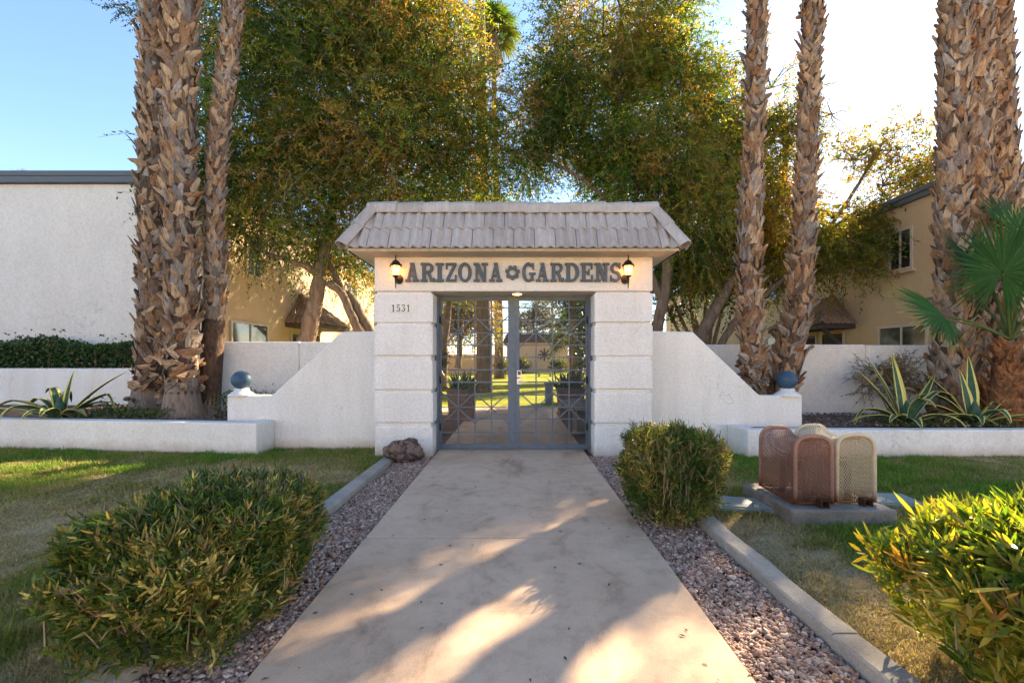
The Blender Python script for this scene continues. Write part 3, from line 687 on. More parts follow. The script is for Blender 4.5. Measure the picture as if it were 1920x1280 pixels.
# ------------------------------------------------------------------ wall lanterns
def lantern(x, label, side):
    y = 5.87; root = thing('wall_lantern', label, 'lantern', (x, y, 2.24), group='lanterns beside the lettering')
    zt, zb = 2.535, 2.405; rt, rb = 0.062, 0.040
    part('roof', MB().lathe([(0.088, zt-.004), (0.084, zt+.008), (0.060, zt+.034), (0.042, zt+.062), (0.020, zt+.076), (0.012, zt+.080)], (x, y, 0), 6), BLACKM, root)
    part('finial', MB().lathe([(0.010, zt+.078), (0.006, zt+.092), (0.013, zt+.102), (0.005, zt+.112), (0.009, zt+.122), (0.002, zt+.155)], (x, y, 0), 10), BLACKM, root, smooth=True)
    cage = MB(); n = 6
    for k in range(n):
        a = 2*math.pi*k/n
        cage.bar((x+rb*math.cos(a), y+rb*math.sin(a), zb), (x+rt*math.cos(a), y+rt*math.sin(a), zt), 0.007)
    part('cage', cage, BLACKM, root)
    for k in range(n):
        a, b = 2*math.pi*k/n, 2*math.pi*(k+1)/n; s = 0.95
        mb = MB(); q = [(rb, a, zb), (rb, b, zb), (rt, b, zt), (rt, a, zt)]
        mb.v += [(x+r*s*math.cos(t), y+r*s*math.sin(t), z) for r, t, z in q]; mb.v += [(x+(r*s-.0025)*math.cos(t), y+(r*s-.0025)*math.sin(t), z) for r, t, z in q]
        for f in ((0,1,2,3),(7,6,5,4),(0,4,5,1),(1,5,6,2),(2,6,7,3),(3,7,4,0)): mb.face(f)
        part('pane', mb, LAMPPANE, root)
    part('bulb', MB().lathe([(0.008, zb+.02), (0.014, zb+.035), (0.016, zb+.06), (0.008, zb+.09), (0.002, zb+.1)], (x, y, 0), 10), BULBM, root, smooth=True)
    part('base', MB().lathe([(0.014, zb-.035), (0.026, zb-.02), (0.046, zb-.008), (0.046, zb+.003)], (x, y, 0), 10), BLACKM, root)
    part('tail', MB().lathe([(0.003, 2.232), (0.006, 2.25), (0.009, 2.262), (0.007, 2.27), (0.013, 2.33), (0.017, 2.372)], (x, y, 0), 10), BLACKM, root, smooth=True)
    part('arm', MB().tube([(x, y, 2.375), (x+side*.005, y+.05, 2.352), (x+side*.01, y+.09, 2.37), (x+side*.012, FY-.012, 2.375)], 0.012, 8), BLACKM, root, smooth=True)
    mb = MB(); c = (x+side*.012, 0, 2.378)
    for r_, y0_, y1_ in ((0.056, FY-.016, FY+.003), (0.042, FY-.026, FY-.0165), (0.026, FY-.038, FY-.027)):
        mb.prism([(c[0]+r_*math.cos(k*math.pi/10), c[2]+1.15*r_*math.sin(k*math.pi/10)) for k in range(20)], y0_, y1_)
    part('backplate', mb, BLACKM, root)
    ld = bpy.data.lights.new('lantern_light', 'POINT'); ld.energy = 2.2; ld.color = (1.0, 0.58, 0.25); ld.shadow_soft_size = 0.02
    lo = bpy.data.objects.new('lantern_light', ld); COL.objects.link(lo); lo.parent = root; lo.location = (0, -0.0, 2.47-2.24)
LAMPPANE = bpy.data.materials.new('lamp_pane'); LAMPPANE.use_nodes = True
_n = LAMPPANE.node_tree.nodes; _l = LAMPPANE.node_tree.links; _n.remove(_n['Principled BSDF'])
_tb = _n.new('ShaderNodeBsdfTranslucent'); _tb.inputs[0].default_value = (0.9, 0.62, 0.35, 1)
_tr = _n.new('ShaderNodeBsdfTransparent'); _tr.inputs[0].default_value = (1, 0.82, 0.6, 1)
_em = _n.new('ShaderNodeEmission'); _em.inputs[0].default_value = (1, 0.5, 0.16, 1); _em.inputs[1].default_value = 0.22
_mx = _n.new('ShaderNodeMixShader'); _mx.inputs[0].default_value = 0.5
_l.new(_tb.outputs[0], _mx.inputs[1]); _l.new(_tr.outputs[0], _mx.inputs[2])
_ad = _n.new('ShaderNodeAddShader'); _l.new(_mx.outputs[0], _ad.inputs[0]); _l.new(_em.outputs[0], _ad.inputs[1])
_l.new(_ad.outputs[0], _n['Material Output'].inputs[0])
lantern((742-CX)/FPX*5.87, 'lit black wall lantern left of the letters above the number plaque', 1)
lantern((1178-CX)/FPX*5.87, 'lit black wall lantern right of the last letter S', -1)

# ------------------------------------------------------------------ double gate
GY = 6.38
def gx(px): return (px-CX)/FPX*GY
def gz(py): return CAMZ+(CY-py)/FPX*GY
def expanded_mesh(x0, x1, z0, z1, cw, ch, w, y=0):
    nx = int((x1-x0)/cw); nz = int((z1-z0)/ch); cw = (x1-x0)/nx; ch = (z1-z0)/nz
    V, F = [], []
    # each cell: the four half-strands of a diamond
    ii, jj = np.meshgrid(np.arange(nx), np.arange(nz)); ii, jj = ii.ravel(), jj.ravel()
    xa, za = x0+ii*cw, z0+jj*ch
    segs = []
    segs.append((xa, za+ch/2, xa+cw/2, za+ch)); segs.append((xa+cw/2, za+ch, xa+cw, za+ch/2))
    segs.append((xa+cw, za+ch/2, xa+cw/2, za)); segs.append((xa+cw/2, za, xa, za+ch/2))
    A = np.concatenate([np.stack([s[0], s[1]], 1) for s in segs]); B = np.concatenate([np.stack([s[2], s[3]], 1) for s in segs])
    return A, B
def strands(A3, B3, N3, w):
    """thin square strands between 3-D points, N3 = surface normal"""
    t = norm(B3-A3); s = norm(np.cross(t, N3))*w/2; u = norm(N3)*w/2; n = len(A3)
    V = np.stack([A3-s-u, A3+s-u, A3+s+u, A3-s+u, B3-s-u, B3+s-u, B3+s+u, B3-s+u], 1).reshape(-1, 3)
    f = np.array([(0,4,5,1),(1,5,6,2),(2,6,7,3),(3,7,4,0)])
    F = (f[None]+(np.arange(n)*8)[:, None, None]).reshape(-1, 4)
    return V, F
def gate_leaf(xl, xr, wl, wr, label, lock):
    """xl,xr outer px; stile widths in m"""
    x0, x1 = gx(xl), gx(xr); z0, z1 = gz(841.5), gz(556)
    root = thing('gate_leaf', label, 'gate', ((x0+x1)/2, GY, 0))
    th = 0.022
    part('stile', MB().box(x0, x0+wl, GY-th, GY+th, z0, z1), BLUEGREY, root, bevel=0.003, segs=1)
    part('stile', MB().box(x1-wr, x1, GY-th, GY+th, z0, z1), BLUEGREY, root, bevel=0.003, segs=1)
    part('rail', MB().box(x0+wl, x1-wr, GY-th+.001, GY+th-.001, z1-.060, z1), BLUEGREY, root)
    part('rail', MB().box(x0+wl, x1-wr, GY-th+.001, GY+th-.001, z0, z0+.072), BLUEGREY, root)
    a, b = x0+wl, x1-wr; lo, hi = z0+.072, z1-.060; st = (b-a)/4
    for k in (1, 2, 3): part('vertical_bar', MB().box(a+st*k-.009, a+st*k+.009, GY-.009, GY+.006, lo, hi), BLUEGREY, root)
    for k in range(11):
        z = CAMZ+(CY-(520+[215,302,392,478,563,652,738,828,915,997,1092][k]*.2657))/FPX*GY
        hw = 0.010 if k in (5, 6) else 0.0075
        part('horizontal_bar', MB().box(a, b, GY-.017, GY-.0095, z-hw, z+hw), BLUEGREY, root)
    for zc in (520+385*.2657, 520+920*.2657):
        z = gz(zc); dz = 108*.2657/FPX*GY
        for c in (1, 3):
            for sx in (-1, 1):
                for sz in (-1, 1):
                    part('diagonal_bar', MB().bar((a+st*c, GY-.024, z), (a+st*(c+sx), GY-.024, z+sz*dz), 0.017, 0.012), BLUEGREY, root)
    A, B = expanded_mesh(a-.01, b+.01, lo-.01, hi+.01, 0.0245, 0.040, 0.002)
    A3 = np.stack([A[:, 0], np.full(len(A), GY+.012), A[:, 1]], 1); B3 = np.stack([B[:, 0], np.full(len(B), GY+.012), B[:, 1]], 1)
    V, F = strands(A3, B3, np.tile([0., 1., 0.], (len(A), 1)), 0.0027)
    o = link('wire_mesh', np_mesh('wire_mesh', V-np.array(root.location), F), WIREM, root); o['kind'] = 'stuff'
    if lock:
        xc = gx(973.5); fy = GY-th
        lk = part('lock', MB().box(xc-.034, xc+.034, fy-.022, fy-.001, gz(707), gz(694)), STEELM, root, bevel=0.004)
        part('keypad', MB().box(xc-.022, xc+.022, fy-.026, fy-.0225, gz(702.5), gz(695.5)), DARKM, lk, bevel=0.001)
        part('handle_plate', MB().box(xc-.034, xc+.034, fy-.022, fy-.001, gz(720), gz(709)), STEELM, lk, bevel=0.004)
        part('lever', MB().tube([(xc, fy-.022, gz(715.5)), (xc, fy-.052, gz(715.5)), (xc+.02, fy-.058, gz(715.5)), (xc+.115, fy-.055, gz(716.3))], 0.011, 8), STEELM, lk, smooth=True)
    else:
        part('astragal', MB().box(x1-.02, x1+.012, GY-th-.008, GY-th-.0005, z0+.02, z1-.01), BLUEGREY, root)
    # hinges and jamb post
    return root
gate_leaf(819, 964.6, 0.072, 0.092, 'left gate leaf, blue grey metal with crossed bars and no lock', False)
gate_leaf(966, 1107.5, 0.062, 0.072, 'right gate leaf, blue grey metal carrying the white keypad lock', True)
for s, lab in ((-1, 'thin blue grey gate post on the left pillar under the number plaque'), (1, 'thin blue grey gate post on the right pillar beside the lock leaf')):
    xin = GX+s*PI_; root = thing('gate_post', lab, 'gate post', (xin-s*.03, 6.33, 0))
    xa, xb = sorted((xin-s*.004, xin-s*.03)); part('post', MB().box(xa, xb, 6.28, 6.34, 0.0, 2.19), BLUEGREY, root, bevel=0.002, segs=1)
    for z in (0.33, 1.0, 1.86):
        part('hinge', MB().lathe([(0.011, z-.05), (0.011, z+.05)], (xin-s*.045, 6.345, 0), 10), BLACKM, root, smooth=True)

# ------------------------------------------------------------------ wing walls, balls, planter walls, perimeter walls
def wing(s, label):
    y0, y1 = 6.5, 6.72
    if s < 0: xe, xf, xt, xp = -4.245, -3.595, -2.56, GX-PO+.02
    else: xe, xf, xt, xp = 4.213, 3.587, 2.608, GX+PO-.02
    poly = [(xe, -.1), (xp, -.1), (xp, 1.715), (xt, 1.70), (xf, 0.765), (xe, 0.765)]
    o = solid('wing_wall', MB().prism(poly, y0, y1), WHITE_LOW, label, 'wall', bevel=0.028, segs=3)
    # ball finial on its own pedestal
    c = W(453 if s < 0 else 1476, 712, 6.61); r = 0.140
    root = thing('ball_finial', 'blue ball on a white pedestal at the end of the %s sloping wing wall' % ('left' if s < 0 else 'right'), 'ball', (c.x, c.y, 0.765))
    part('ball', MB().lathe([(max(.0015, r*math.sin(math.pi*i/20)), -r*0.96*math.cos(math.pi*i/20)) for i in range(21)], (c.x, c.y, c.z), 28), BALLM, root, smooth=True)
    zt = c.z-r*0.93
    part('pedestal', MB().lathe([(0.185, 0.755), (0.175, 0.775), (0.14, 0.80), (0.108, 0.825), (0.10, zt-.03), (0.095, zt+.005)], (c.x, c.y, 0), 24), WHITE, root, smooth=True)
wing(-1, 'white stucco wing wall sloping down left from the numbered pillar')
wing(1, 'white stucco wing wall sloping down right towards the wire cages')

def wall_run(name, pts, th, z0, z1, mt, label, cat='wall', bevel=0.02):
    """wall along a plan polyline, thickness towards the left of travel"""
    mb = MB(); P = [Vector((x, y)) for x, y in pts]; L = []
    for i, p in enumerate(P):
        d0 = (P[i]-P[i-1]).normalized() if i else (P[1]-P[0]).normalized(); d1 = (P[i+1]-P[i]).normalized() if i < len(P)-1 else d0
        n = Vector((-d0.y-d1.y, d0.x+d1.x)).normalized(); k = 1/max(.3, n.dot(Vector((-d0.y, d0.x)))); L.append(p+n*th*k)
    n = len(P)
    for z in (z0, z1): mb.v += [(p.x, p.y, z) for p in P]+[(p.x, p.y, z) for p in L]
    for i in range(n-1):
        mb.face((i, i+1, 2*n+i+1, 2*n+i)); mb.face((n+i+1, n+i, 3*n+i, 3*n+i+1)); mb.face((2*n+i, 2*n+i+1, 3*n+i+1, 3*n+i)); mb.face((i+1, i, n+i, n+i+1))
    mb.face((0, 2*n, 3*n, n)); mb.face((n-1, 2*n-1, 4*n-1, 3*n-1))
    return solid(name, mb, mt, label, cat, bevel=bevel)
wall_run('planter_wall', [(-13.0, 7.15), (-3.575, 6.1), (-3.535, 6.497)], 0.2, -.1, 0.415, WHITE_LOW, 'low white planter wall in front of the left agave and palms')
wall_run('planter_wall', [(3.10, 6.497), (3.13, 5.98), (13.5, 5.98)], 0.2, -.1, 0.345, WHITE_LOW, 'low white planter wall in front of the two right agaves')
wall_run('planter_wall', [(-14, 9.1), (-7.78, 9.1), (-7.78, 10.19)], 0.2, 0.2, 1.11, WHITE_LOW, 'white upper planter wall below the clipped green hedge')
wall_run('perimeter_wall', [(-6.2, 10.1), (-6.2, 7.9), (-3.87, 7.9)], 0.2, -.1, 1.61, GREYWALL, 'grey white perimeter wall between palms and left wing wall')
wall_run('perimeter_wall', [(-3.865, 7.9), (-1.95, 7.9), (-1.95, 6.725)], 0.2, -.1, 1.605, GREYWALL, 'grey white perimeter wall panel tucked behind the left wing wall')
wall_run('perimeter_wall', [(1.88, 6.725), (1.88, 7.9), (6.24, 7.9)], 0.2, -.1, 1.56, GREYWALL, 'grey white perimeter wall behind the two slender right palms')
wall_run('perimeter_wall', [(6.25, 7.905), (13.5, 7.905)], 0.2, -.1, 1.55, GREYWALL, 'grey white perimeter wall behind the twiggy shrub and agaves')

# ------------------------------------------------------------------ houses
def window(parent, x, y0, y1, z0, z1, s, mull=1, sill=False):
    """window on a wall plane x (normal s*x)"""
    fr = MB(); t = 0.06; xa, xb = sorted((x+s*.012, x+s*.05))
    fr.box(xa, xb, y0, y1, z1-t, z1); fr.box(xa, xb, y0, y1, z0, z0+t); fr.box(xa, xb, y0, y0+t, z0+t, z1-t); fr.box(xa, xb, y1-t, y1, z0+t, z1-t)
    w = part('window', fr, FRAMEM, parent)
    n = mull+1
    for k in range(n):
        a = y0+t+(y1-y0-2*t)*k/n; b = y0+t+(y1-y0-2*t)*(k+1)/n
        xc, xd = sorted((x+s*.014, x+s*(.022+.004*k)))
        part('pane', MB().box(xc, xd, a+.012, b-.012, z0+t, z1-t), GLASSM, w)
        if k: part('mullion', MB().box(xa, xb-.003*1, a-.02, a+.02, z0+t, z1-t), FRAMEM, w)
    if sill:
        xe, xf = sorted((x+s*.0, x+s*.10)); part('sill', MB().box(xe, xf, y0-.08, y1+.08, z0-.09, z0-.002), TAN, w, bevel=0.006)
def awning(parent, x, s, y0, y1, zr, ze, depth):
    xo = x+s*depth; hip = 0.95
    aw = part('awning', MB().box(*sorted((x+s*.01, xo)), y0, y1, ze-.14, ze-.01), BROWNWOOD, parent)
    # deck
    mb = MB(); mb.v += [(x+s*.01, y0, ze), (xo, y0, ze), (xo, y1, ze), (x+s*.01, y1, ze), (x+s*.01, y0+hip, zr), (x+s*.01, y1-hip, zr)]
    for f in ((0,1,4),(1,2,5,4),(2,3,5),(0,4,5,3),(0,3,2,1)): mb.face(f)
    part('deck', mb, BROWNWOOD, aw)
    if s > 0:
        tile_slope(aw, ROOFB, (xo, y0, ze), (xo, y1, ze), (x, y0+hip, zr), (x, y1-hip, zr), 0.3, 4, 21)
        tile_slope(aw, ROOFB, (x, y0, ze), (xo, y0, ze), (x, y0+hip, zr), (x+s*.02, y0+hip, zr), 0.3, 4, 22)
        cap_row(aw, ROOFB, (xo, y0, ze+.02), (x+s*.05, y0+hip, zr+.03), (1, -1, 1.1), 4, .05, .1, .05, 31, .04)
    else:
        tile_slope(aw, ROOFB, (xo, y1, ze), (xo, y0, ze), (x, y1-hip, zr), (x, y0+hip, zr), 0.3, 4, 23)
        tile_slope(aw, ROOFB, (xo, y0, ze), (x, y0, ze), (x-.02, y0+hip, zr), (x, y0+hip, zr), 0.3, 4, 24)
        cap_row(aw, ROOFB, (xo, y0, ze+.02), (x+s*.05, y0+hip, zr+.03), (-1, -1, 1.1), 4, .05, .1, .05, 32, .04)
    for yy in (y0+.12, y1-.12):
        part('brace', MB().bar((x+s*.02, yy, ze-1.0), (xo-s*.1, yy, ze-.14), 0.1, 0.1), BROWNWOOD, aw)
def door(parent, x, s, y0, y1, z1):
    d = part('door', MB().box(*sorted((x+s*.01, x+s*.05)), y0, y1, 0, z1), mat('dark_door', (0.035, 0.028, 0.024), 0.5, 0.3), parent)
    for k in range(7):
        yy = y0+.08+(y1-y0-.16)*k/6; part('grille_bar', MB().box(*sorted((x+s*.052, x+s*.07)), yy-.008, yy+.008, .1, z1-.1), BLACKM, d)
    part('door_frame', MB().box(*sorted((x+s*.008, x+s*.04)), y0-.08, y0-.001, 0, z1+.08).box(*sorted((x+s*.008, x+s*.04)), y1+.001, y1+.08, 0, z1+.08), FRAMEM, d)

# left house: blank pale front, tan courtyard side
LX = -7.27
lh = thing('house', 'two storey pale house with a blank front wall at the left edge', 'house', (-13, 14, 0))
part('front_wall', MB().box(-20, LX-.004, 10.2, 10.5, -.1, 5.33), PALEWALL, lh, bevel=0.012)
part('side_wall', MB().box(LX-.3, LX, 10.52, 30, -.1, 5.33), TAN, lh)
part('back_wall', MB().box(-20, LX-.31, 29.7, 30, -.1, 5.33), TAN, lh)
rf = part('roof', MB().box(-20.2, LX+.10, 10.06, 30.3, 5.47, 5.585), FASCIAM, lh, bevel=0.006)
part('fascia', MB().box(-20.2, LX+.09, 10.08, 10.16, 5.33, 5.468), FASCIAM, rf)
part('fascia', MB().box(LX+.02, LX+.085, 10.165, 30.2, 5.33, 5.468), FASCIAM, rf)
part('downspout', MB().box(LX-.10, LX-.03, 10.13, 10.19, 0.4, 5.32), PALEWALL, lh, bevel=.008)
window(lh, LX, 11.25, 12.95, 1.15, 2.3, 1)
window(lh, LX, 11.9, 12.6, 3.55, 4.6, 1)
window(lh, LX, 18.8, 20.2, 3.55, 4.6, 1)
awning(lh, LX, 1, 13.95, 16.6, 3.4, 2.45, 1.05)
door(lh, LX, 1, 14.35, 15.25, 2.1)
window(lh, LX, 15.6, 16.4, 1.1, 2.2, 1, 0)
# dry twigs lying on its roof edge
tw = MB(); rr = random.Random(8)
for k in range(60):
    x = -11.9+rr.random()*1.35*(1 if k % 3 else .4); y = 10.3+rr.random()*.5; a = rr.uniform(-.9, .9); L = rr.uniform(.12, .42)*(1 if x < -11.2 else .7)
    tw.tube([(x, y, 5.58), (x+a*L*.5, y+rr.uniform(-.1, .1), 5.59+L*.32), (x+a*L*1.2, y+rr.uniform(-.1, .1), 5.59+L*.45)], [.006, .004, .002], 4)
solid('dry_vine', tw, TWIGM, 'tangle of dry vine twigs on the flat roof at the left edge', 'vine')

RX = 10.18
rh = thing('house', 'tan two storey house with small tiled porch roof on the right', 'house', (15, 14, 0))
part('side_wall', MB().box(RX, RX+.3, 9.92, 30, -.1, 5.33), TAN, rh)
part('front_wall', MB().box(RX+.305, 22, 9.9, 10.2, -.1, 5.33), TAN, rh)
part('back_wall', MB().box(RX+.31, 22, 29.7, 30, -.1, 5.33), TAN, rh)
rf = part('roof', MB().box(RX-.12, 22.2, 9.76, 30.3, 5.47, 5.585), FASCIAM, rh, bevel=.006)
part('fascia', MB().box(RX-.085, RX-.02, 9.87, 30.2, 5.33, 5.468), FASCIAM, rf)
part('fascia', MB().box(RX-.085, 22.2, 9.78, 9.86, 5.33, 5.468), FASCIAM, rf)
window(rh, RX, 10.9, 12.4, 1.1, 2.2, -1)
window(rh, RX, 11.32, 12.05, 3.63, 4.72, -1, 1, True)
awning(rh, RX, -1, 13.25, 16.1, 3.26, 2.36, 1.0)
door(rh, RX, -1, 13.75, 14.65, 2.1)
door(rh, RX, -1, 15.0, 15.6, 2.1)
window(rh, RX, 17.2, 18.6, 1.1, 2.2, -1)
window(rh, RX, 17.2, 18.6, 3.63, 4.72, -1, 1, True)

# unseen houses behind the camera, added to bounce sunlight onto the gateway
def reflector_house(x0, x1, label):
    h = thing('house', label, 'house', ((x0+x1)/2, -20, 0), group='unseen houses added for bounced sunlight')
    part('wall', MB().box(x0, x1, -26, -15, -.1, 5.6), PALEWALL, h, bevel=.01)
    rf = part('roof', MB().box(x0-.2, x1+.2, -26.2, -14.7, 5.62, 5.85), FASCIAM, h, bevel=.01)
    n = int((x1-x0)/4)
    for k in range(n):
        xc = x0+(k+.5)*(x1-x0)/n
        for z in (1.0, 3.7):
            w = part('window', MB().box(xc-.7, xc+.7, -14.995, -14.95, z, z+1.2), FRAMEM, h); part('pane', MB().box(xc-.63, xc-.02, -14.945, -14.94, z+.07, z+1.13).box(xc+.02, xc+.63, -14.945, -14.94, z+.07, z+1.13), GLASSM, w)
reflector_house(-34, -8, 'unseen pale house across the street, added to bounce sunlight, left one')
reflector_house(-5, 30, 'unseen pale house across the street, added to bounce sunlight, right one')

# far garden building seen through the gate
fb = thing('garden_building', 'low tan building with dark roof beyond the sunlit lawn, seen through the gate', 'building', (3.5, 45, 0))
part('wall', MB().box(-0.9, 5.2, 44, 50, -.1, 2.95), TAN, fb)
part('roof', MB().prism([(-1.3, 2.95), (5.6, 2.95), (5.2, 3.8), (-0.9, 3.8)], 43.6, 50.4), BROWNWOOD, fb)
mb = MB()
for k in range(8):
    a = math.pi*k/4; c = (2.85, 43.96, 1.75)
    mb.bar((c[0]+.12*math.cos(a), c[1], c[2]+.12*math.sin(a)), (c[0]+.62*math.cos(a), c[1], c[2]+.62*math.sin(a)), .13, .05)
mb.prism([(2.85+.14*math.cos(k*math.pi/6), 1.75+.14*math.sin(k*math.pi/6)) for k in range(12)], 43.92, 43.99)
solid('wall_medallion', mb, BROWNWOOD, 'dark star shaped medallion hanging on the far tan wall', 'ornament')
solid('garden_wall', MB().box(-9, -1.2, 38, 38.3, -.1, 1.7), TAN, 'low tan garden wall beyond the lawn at the left of the gate view', 'wall', bevel=.03)
# small bench on the far lawn
b = thing('lawn_bench', 'small pale bench standing on the far sunlit lawn', 'bench', (2.1, 33, 0))
part('seat', MB().box(1.4, 2.9, 32.8, 33.2, .42, .5), KERBM, b); part('leg', MB().box(1.65, 1.8, 32.85, 33.15, 0, .42), KERBM, b); part('leg', MB().box(2.5, 2.65, 32.85, 33.15, 0, .42), KERBM, b)
pb_ = thing('utility_pedestal', 'blue grey utility box standing beside the right clay planter', 'utility box', (.95, 13, 0))
part('body', MB().box(.86, 1.08, 12.9, 13.1, 0, .56), BLUEGREY, pb_, bevel=.01); part('cap', MB().box(.84, 1.10, 12.88, 13.12, .562, .62), BLUEGREY, pb_, bevel=.01)
# curved stone bench inside the gate
b = thing('stone_bench', 'curved grey stone bench just inside the right gate leaf', 'bench', (1.25, 8.2, 0))
mb = MB(); pts = []
for k in range(13):
    a = R(115+k*10); pts.append((math.cos(a), math.sin(a)))
top = [(1.75+.95*c, 8.15+.95*s_) for c, s_ in pts]+[(1.75+.52*c, 8.15+.52*s_) for c, s_ in reversed(pts)]
n_ = len(top); mb.v += [(x, y, .43) for x, y in top]+[(x, y, .51) for x, y in top]
for i in range(12):
    j = n_-1-i
    mb.face((n_+i, n_+i+1, n_+j-1, n_+j)[::-1]); mb.face((i, i+1, j-1, j))
for i in range(n_): mb.face((i, n_+i, n_+(i+1) % n_, (i+1) % n_))
part('seat', mb, GREYCONC, b)
for a in (130, 215):
    c, s_ = math.cos(R(a)), math.sin(R(a)); part('leg', MB().bar((1.75+.6*c, 8.15+.6*s_, .215), (1.75+.9*c, 8.15+.9*s_, .215), .12, .425, up=(0,0,1)), GREYCONC, b, bevel=.01)

# ------------------------------------------------------------------ foliage generators
def leaf_verts(p, d, L, w, r, fold=0.25):
    n = len(p); d = norm(d); side = norm(np.cross(d, r.normal(size=(n, 3)))); up = np.cross(side, d)
    Lc, wc = L[:, None], w[:, None]
    mid = p+d*Lc*.45
    V = np.stack([p, mid-side*wc*.5+up*wc*fold, p+d*Lc, mid+side*wc*.5+up*wc*fold], 1).reshape(-1, 3)
    i = np.arange(n)*4
    F = np.concatenate([np.stack([i, i+1, i+2], 1), np.stack([i, i+2, i+3], 1)])
    return V, F
def long_leaf(p, d, L, w, r, bend=0.25):
    n = len(p); d = norm(d); side = norm(np.cross(d, r.normal(size=(n, 3)))); up = np.cross(side, d); b = (r.normal(0, bend, n)*L)[:, None]
    Lc, wc = L[:, None], w[:, None]
    m1, m2, tp = p+d*Lc*.3+up*b*.10, p+d*Lc*.68+up*b*.42, p+d*Lc+up*b
    V = np.stack([p, m1-side*wc*.45, m1+side*wc*.45, m2-side*wc*.40, m2+side*wc*.40, tp], 1).reshape(-1, 3)
    i = np.arange(n)*6
    F = np.concatenate([np.stack(q, 1) for q in ((i, i+1, i+2), (i+1, i+3, i+4), (i+1, i+4, i+2), (i+3, i+5, i+4))])
    return V, F

def crown(blobs, n_twigs, per, tlen, leafL, leafW, pal, seed, droop=0.5, gap=0.42, gscale=0.9, palw=None, shell=0.5, patch=None):
    """blobs: (centre xyz, radii xyz). returns leaf V,F,C and twig paths"""
    r = np.random.default_rng(seed)
    C = np.array([b[0] for b in blobs]); RR = np.array([b[1] for b in blobs]); vol = RR.prod(1)**.8*np.array([b[2] for b in blobs]); vol /= vol.sum()
    k = r.choice(len(blobs), n_twigs*3, p=vol); u = norm(r.normal(size=(len(k), 3)))
    rad = shell+(1-shell)*r.random(len(k))**.6; rad *= 1+(vnoise(u*2.2+k[:, None]*9, 1.3)-.5)*.5
    P = C[k]+u*rad[:, None]*RR[k]
    keep = vnoise(P+seed*3.1, gscale)*.65+vnoise(P+seed, gscale*2.7)*.35 > gap
    m_ = 11; P, u = P[keep][:n_twigs//m_], u[keep][:n_twigs//m_]
    cen = np.repeat(P, m_, 0); u = np.repeat(u, m_, 0); n = len(cen); off = r.normal(0, 1, (n, 3))*np.array([1, 1, .75])
    P = cen+off*(.36*tlen)
    d0 = norm(u*.55+off*.45+r.normal(0, .35, (n, 3))+np.array([0, 0, .12]))
    tl = tlen*r.uniform(.55, 1.35, n)
    s = (np.arange(per)+r.random((n, per)))/per
    g = np.array([0, 0, -1.])*droop
    Q = P[:, None]+d0[:, None]*(s*tl[:, None])[..., None]+g*((s**2)*tl[:, None])[..., None]
    T = d0[:, None]+2*g*s[..., None]
    N = n*per; Q = Q.reshape(-1, 3); T = T.reshape(-1, 3)
    D = norm(T)*.6+r.normal(0, .55, (N, 3))+np.array([0, 0, -.35*droop])
    V, F = leaf_verts(Q, D, leafL*r.uniform(.6, 1.3, N), leafW*r.uniform(.7, 1.3, N), r)
    pal = np.array(pal)
    tn = np.clip((vnoise(cen+seed*5, .75)-.5)*.7+.45+np.repeat(r.normal(0, .2, n//m_), m_)+(r.random(n)-.5)*.22, 0, .999)
    idx = np.clip((tn*len(pal)).astype(int), 0, len(pal)-1) if palw is None else r.choice(len(pal), n, p=palw)
    if patch is not None: idx = np.where(vnoise(P+41+seed, 1.1) > patch, len(pal)-1, idx)
    cc = np.repeat(pal[idx]*np.repeat(r.uniform(.6, 1.35, n//m_), m_)[:, None]*r.uniform(.85, 1.15, (n, 1)), per, 0)*r.uniform(.8, 1.2, (N, 1))
    return V, F, np.repeat(cc, 4, 0), (P, d0, tl, g)

def bez(pts, n=10):
    """smooth path through control points"""
    pts = [Vector(p) for p in pts]; out = []
    for i in range(len(pts)-1):
        p0 = pts[max(i-1, 0)]; p1 = pts[i]; p2 = pts[i+1]; p3 = pts[min(i+2, len(pts)-1)]
        for k in range(n):
            t = k/n; out.append(0.5*((2*p1)+(p2-p0)*t+(2*p0-5*p1+4*p2-p3)*t*t+(3*p1-p0-3*p2+p3)*t**3))
    out.append(pts[-1]); return out

def limb(mb, pts, r0, r1, n=7, wob=0.03, seed=0):
    P = bez(pts, 6); rr = random.Random(seed); m = len(P)
    P = [p+Vector((rr.uniform(-wob, wob), rr.uniform(-wob, wob), rr.uniform(-wob, wob)*.5)) if 0 < i < m-1 else p for i, p in enumerate(P)]
    mb.tube(P, [(r0+(r1-r0)*(i/(m-1))**.8)*rr.uniform(.92, 1.08) for i in range(m)], n)
    return P

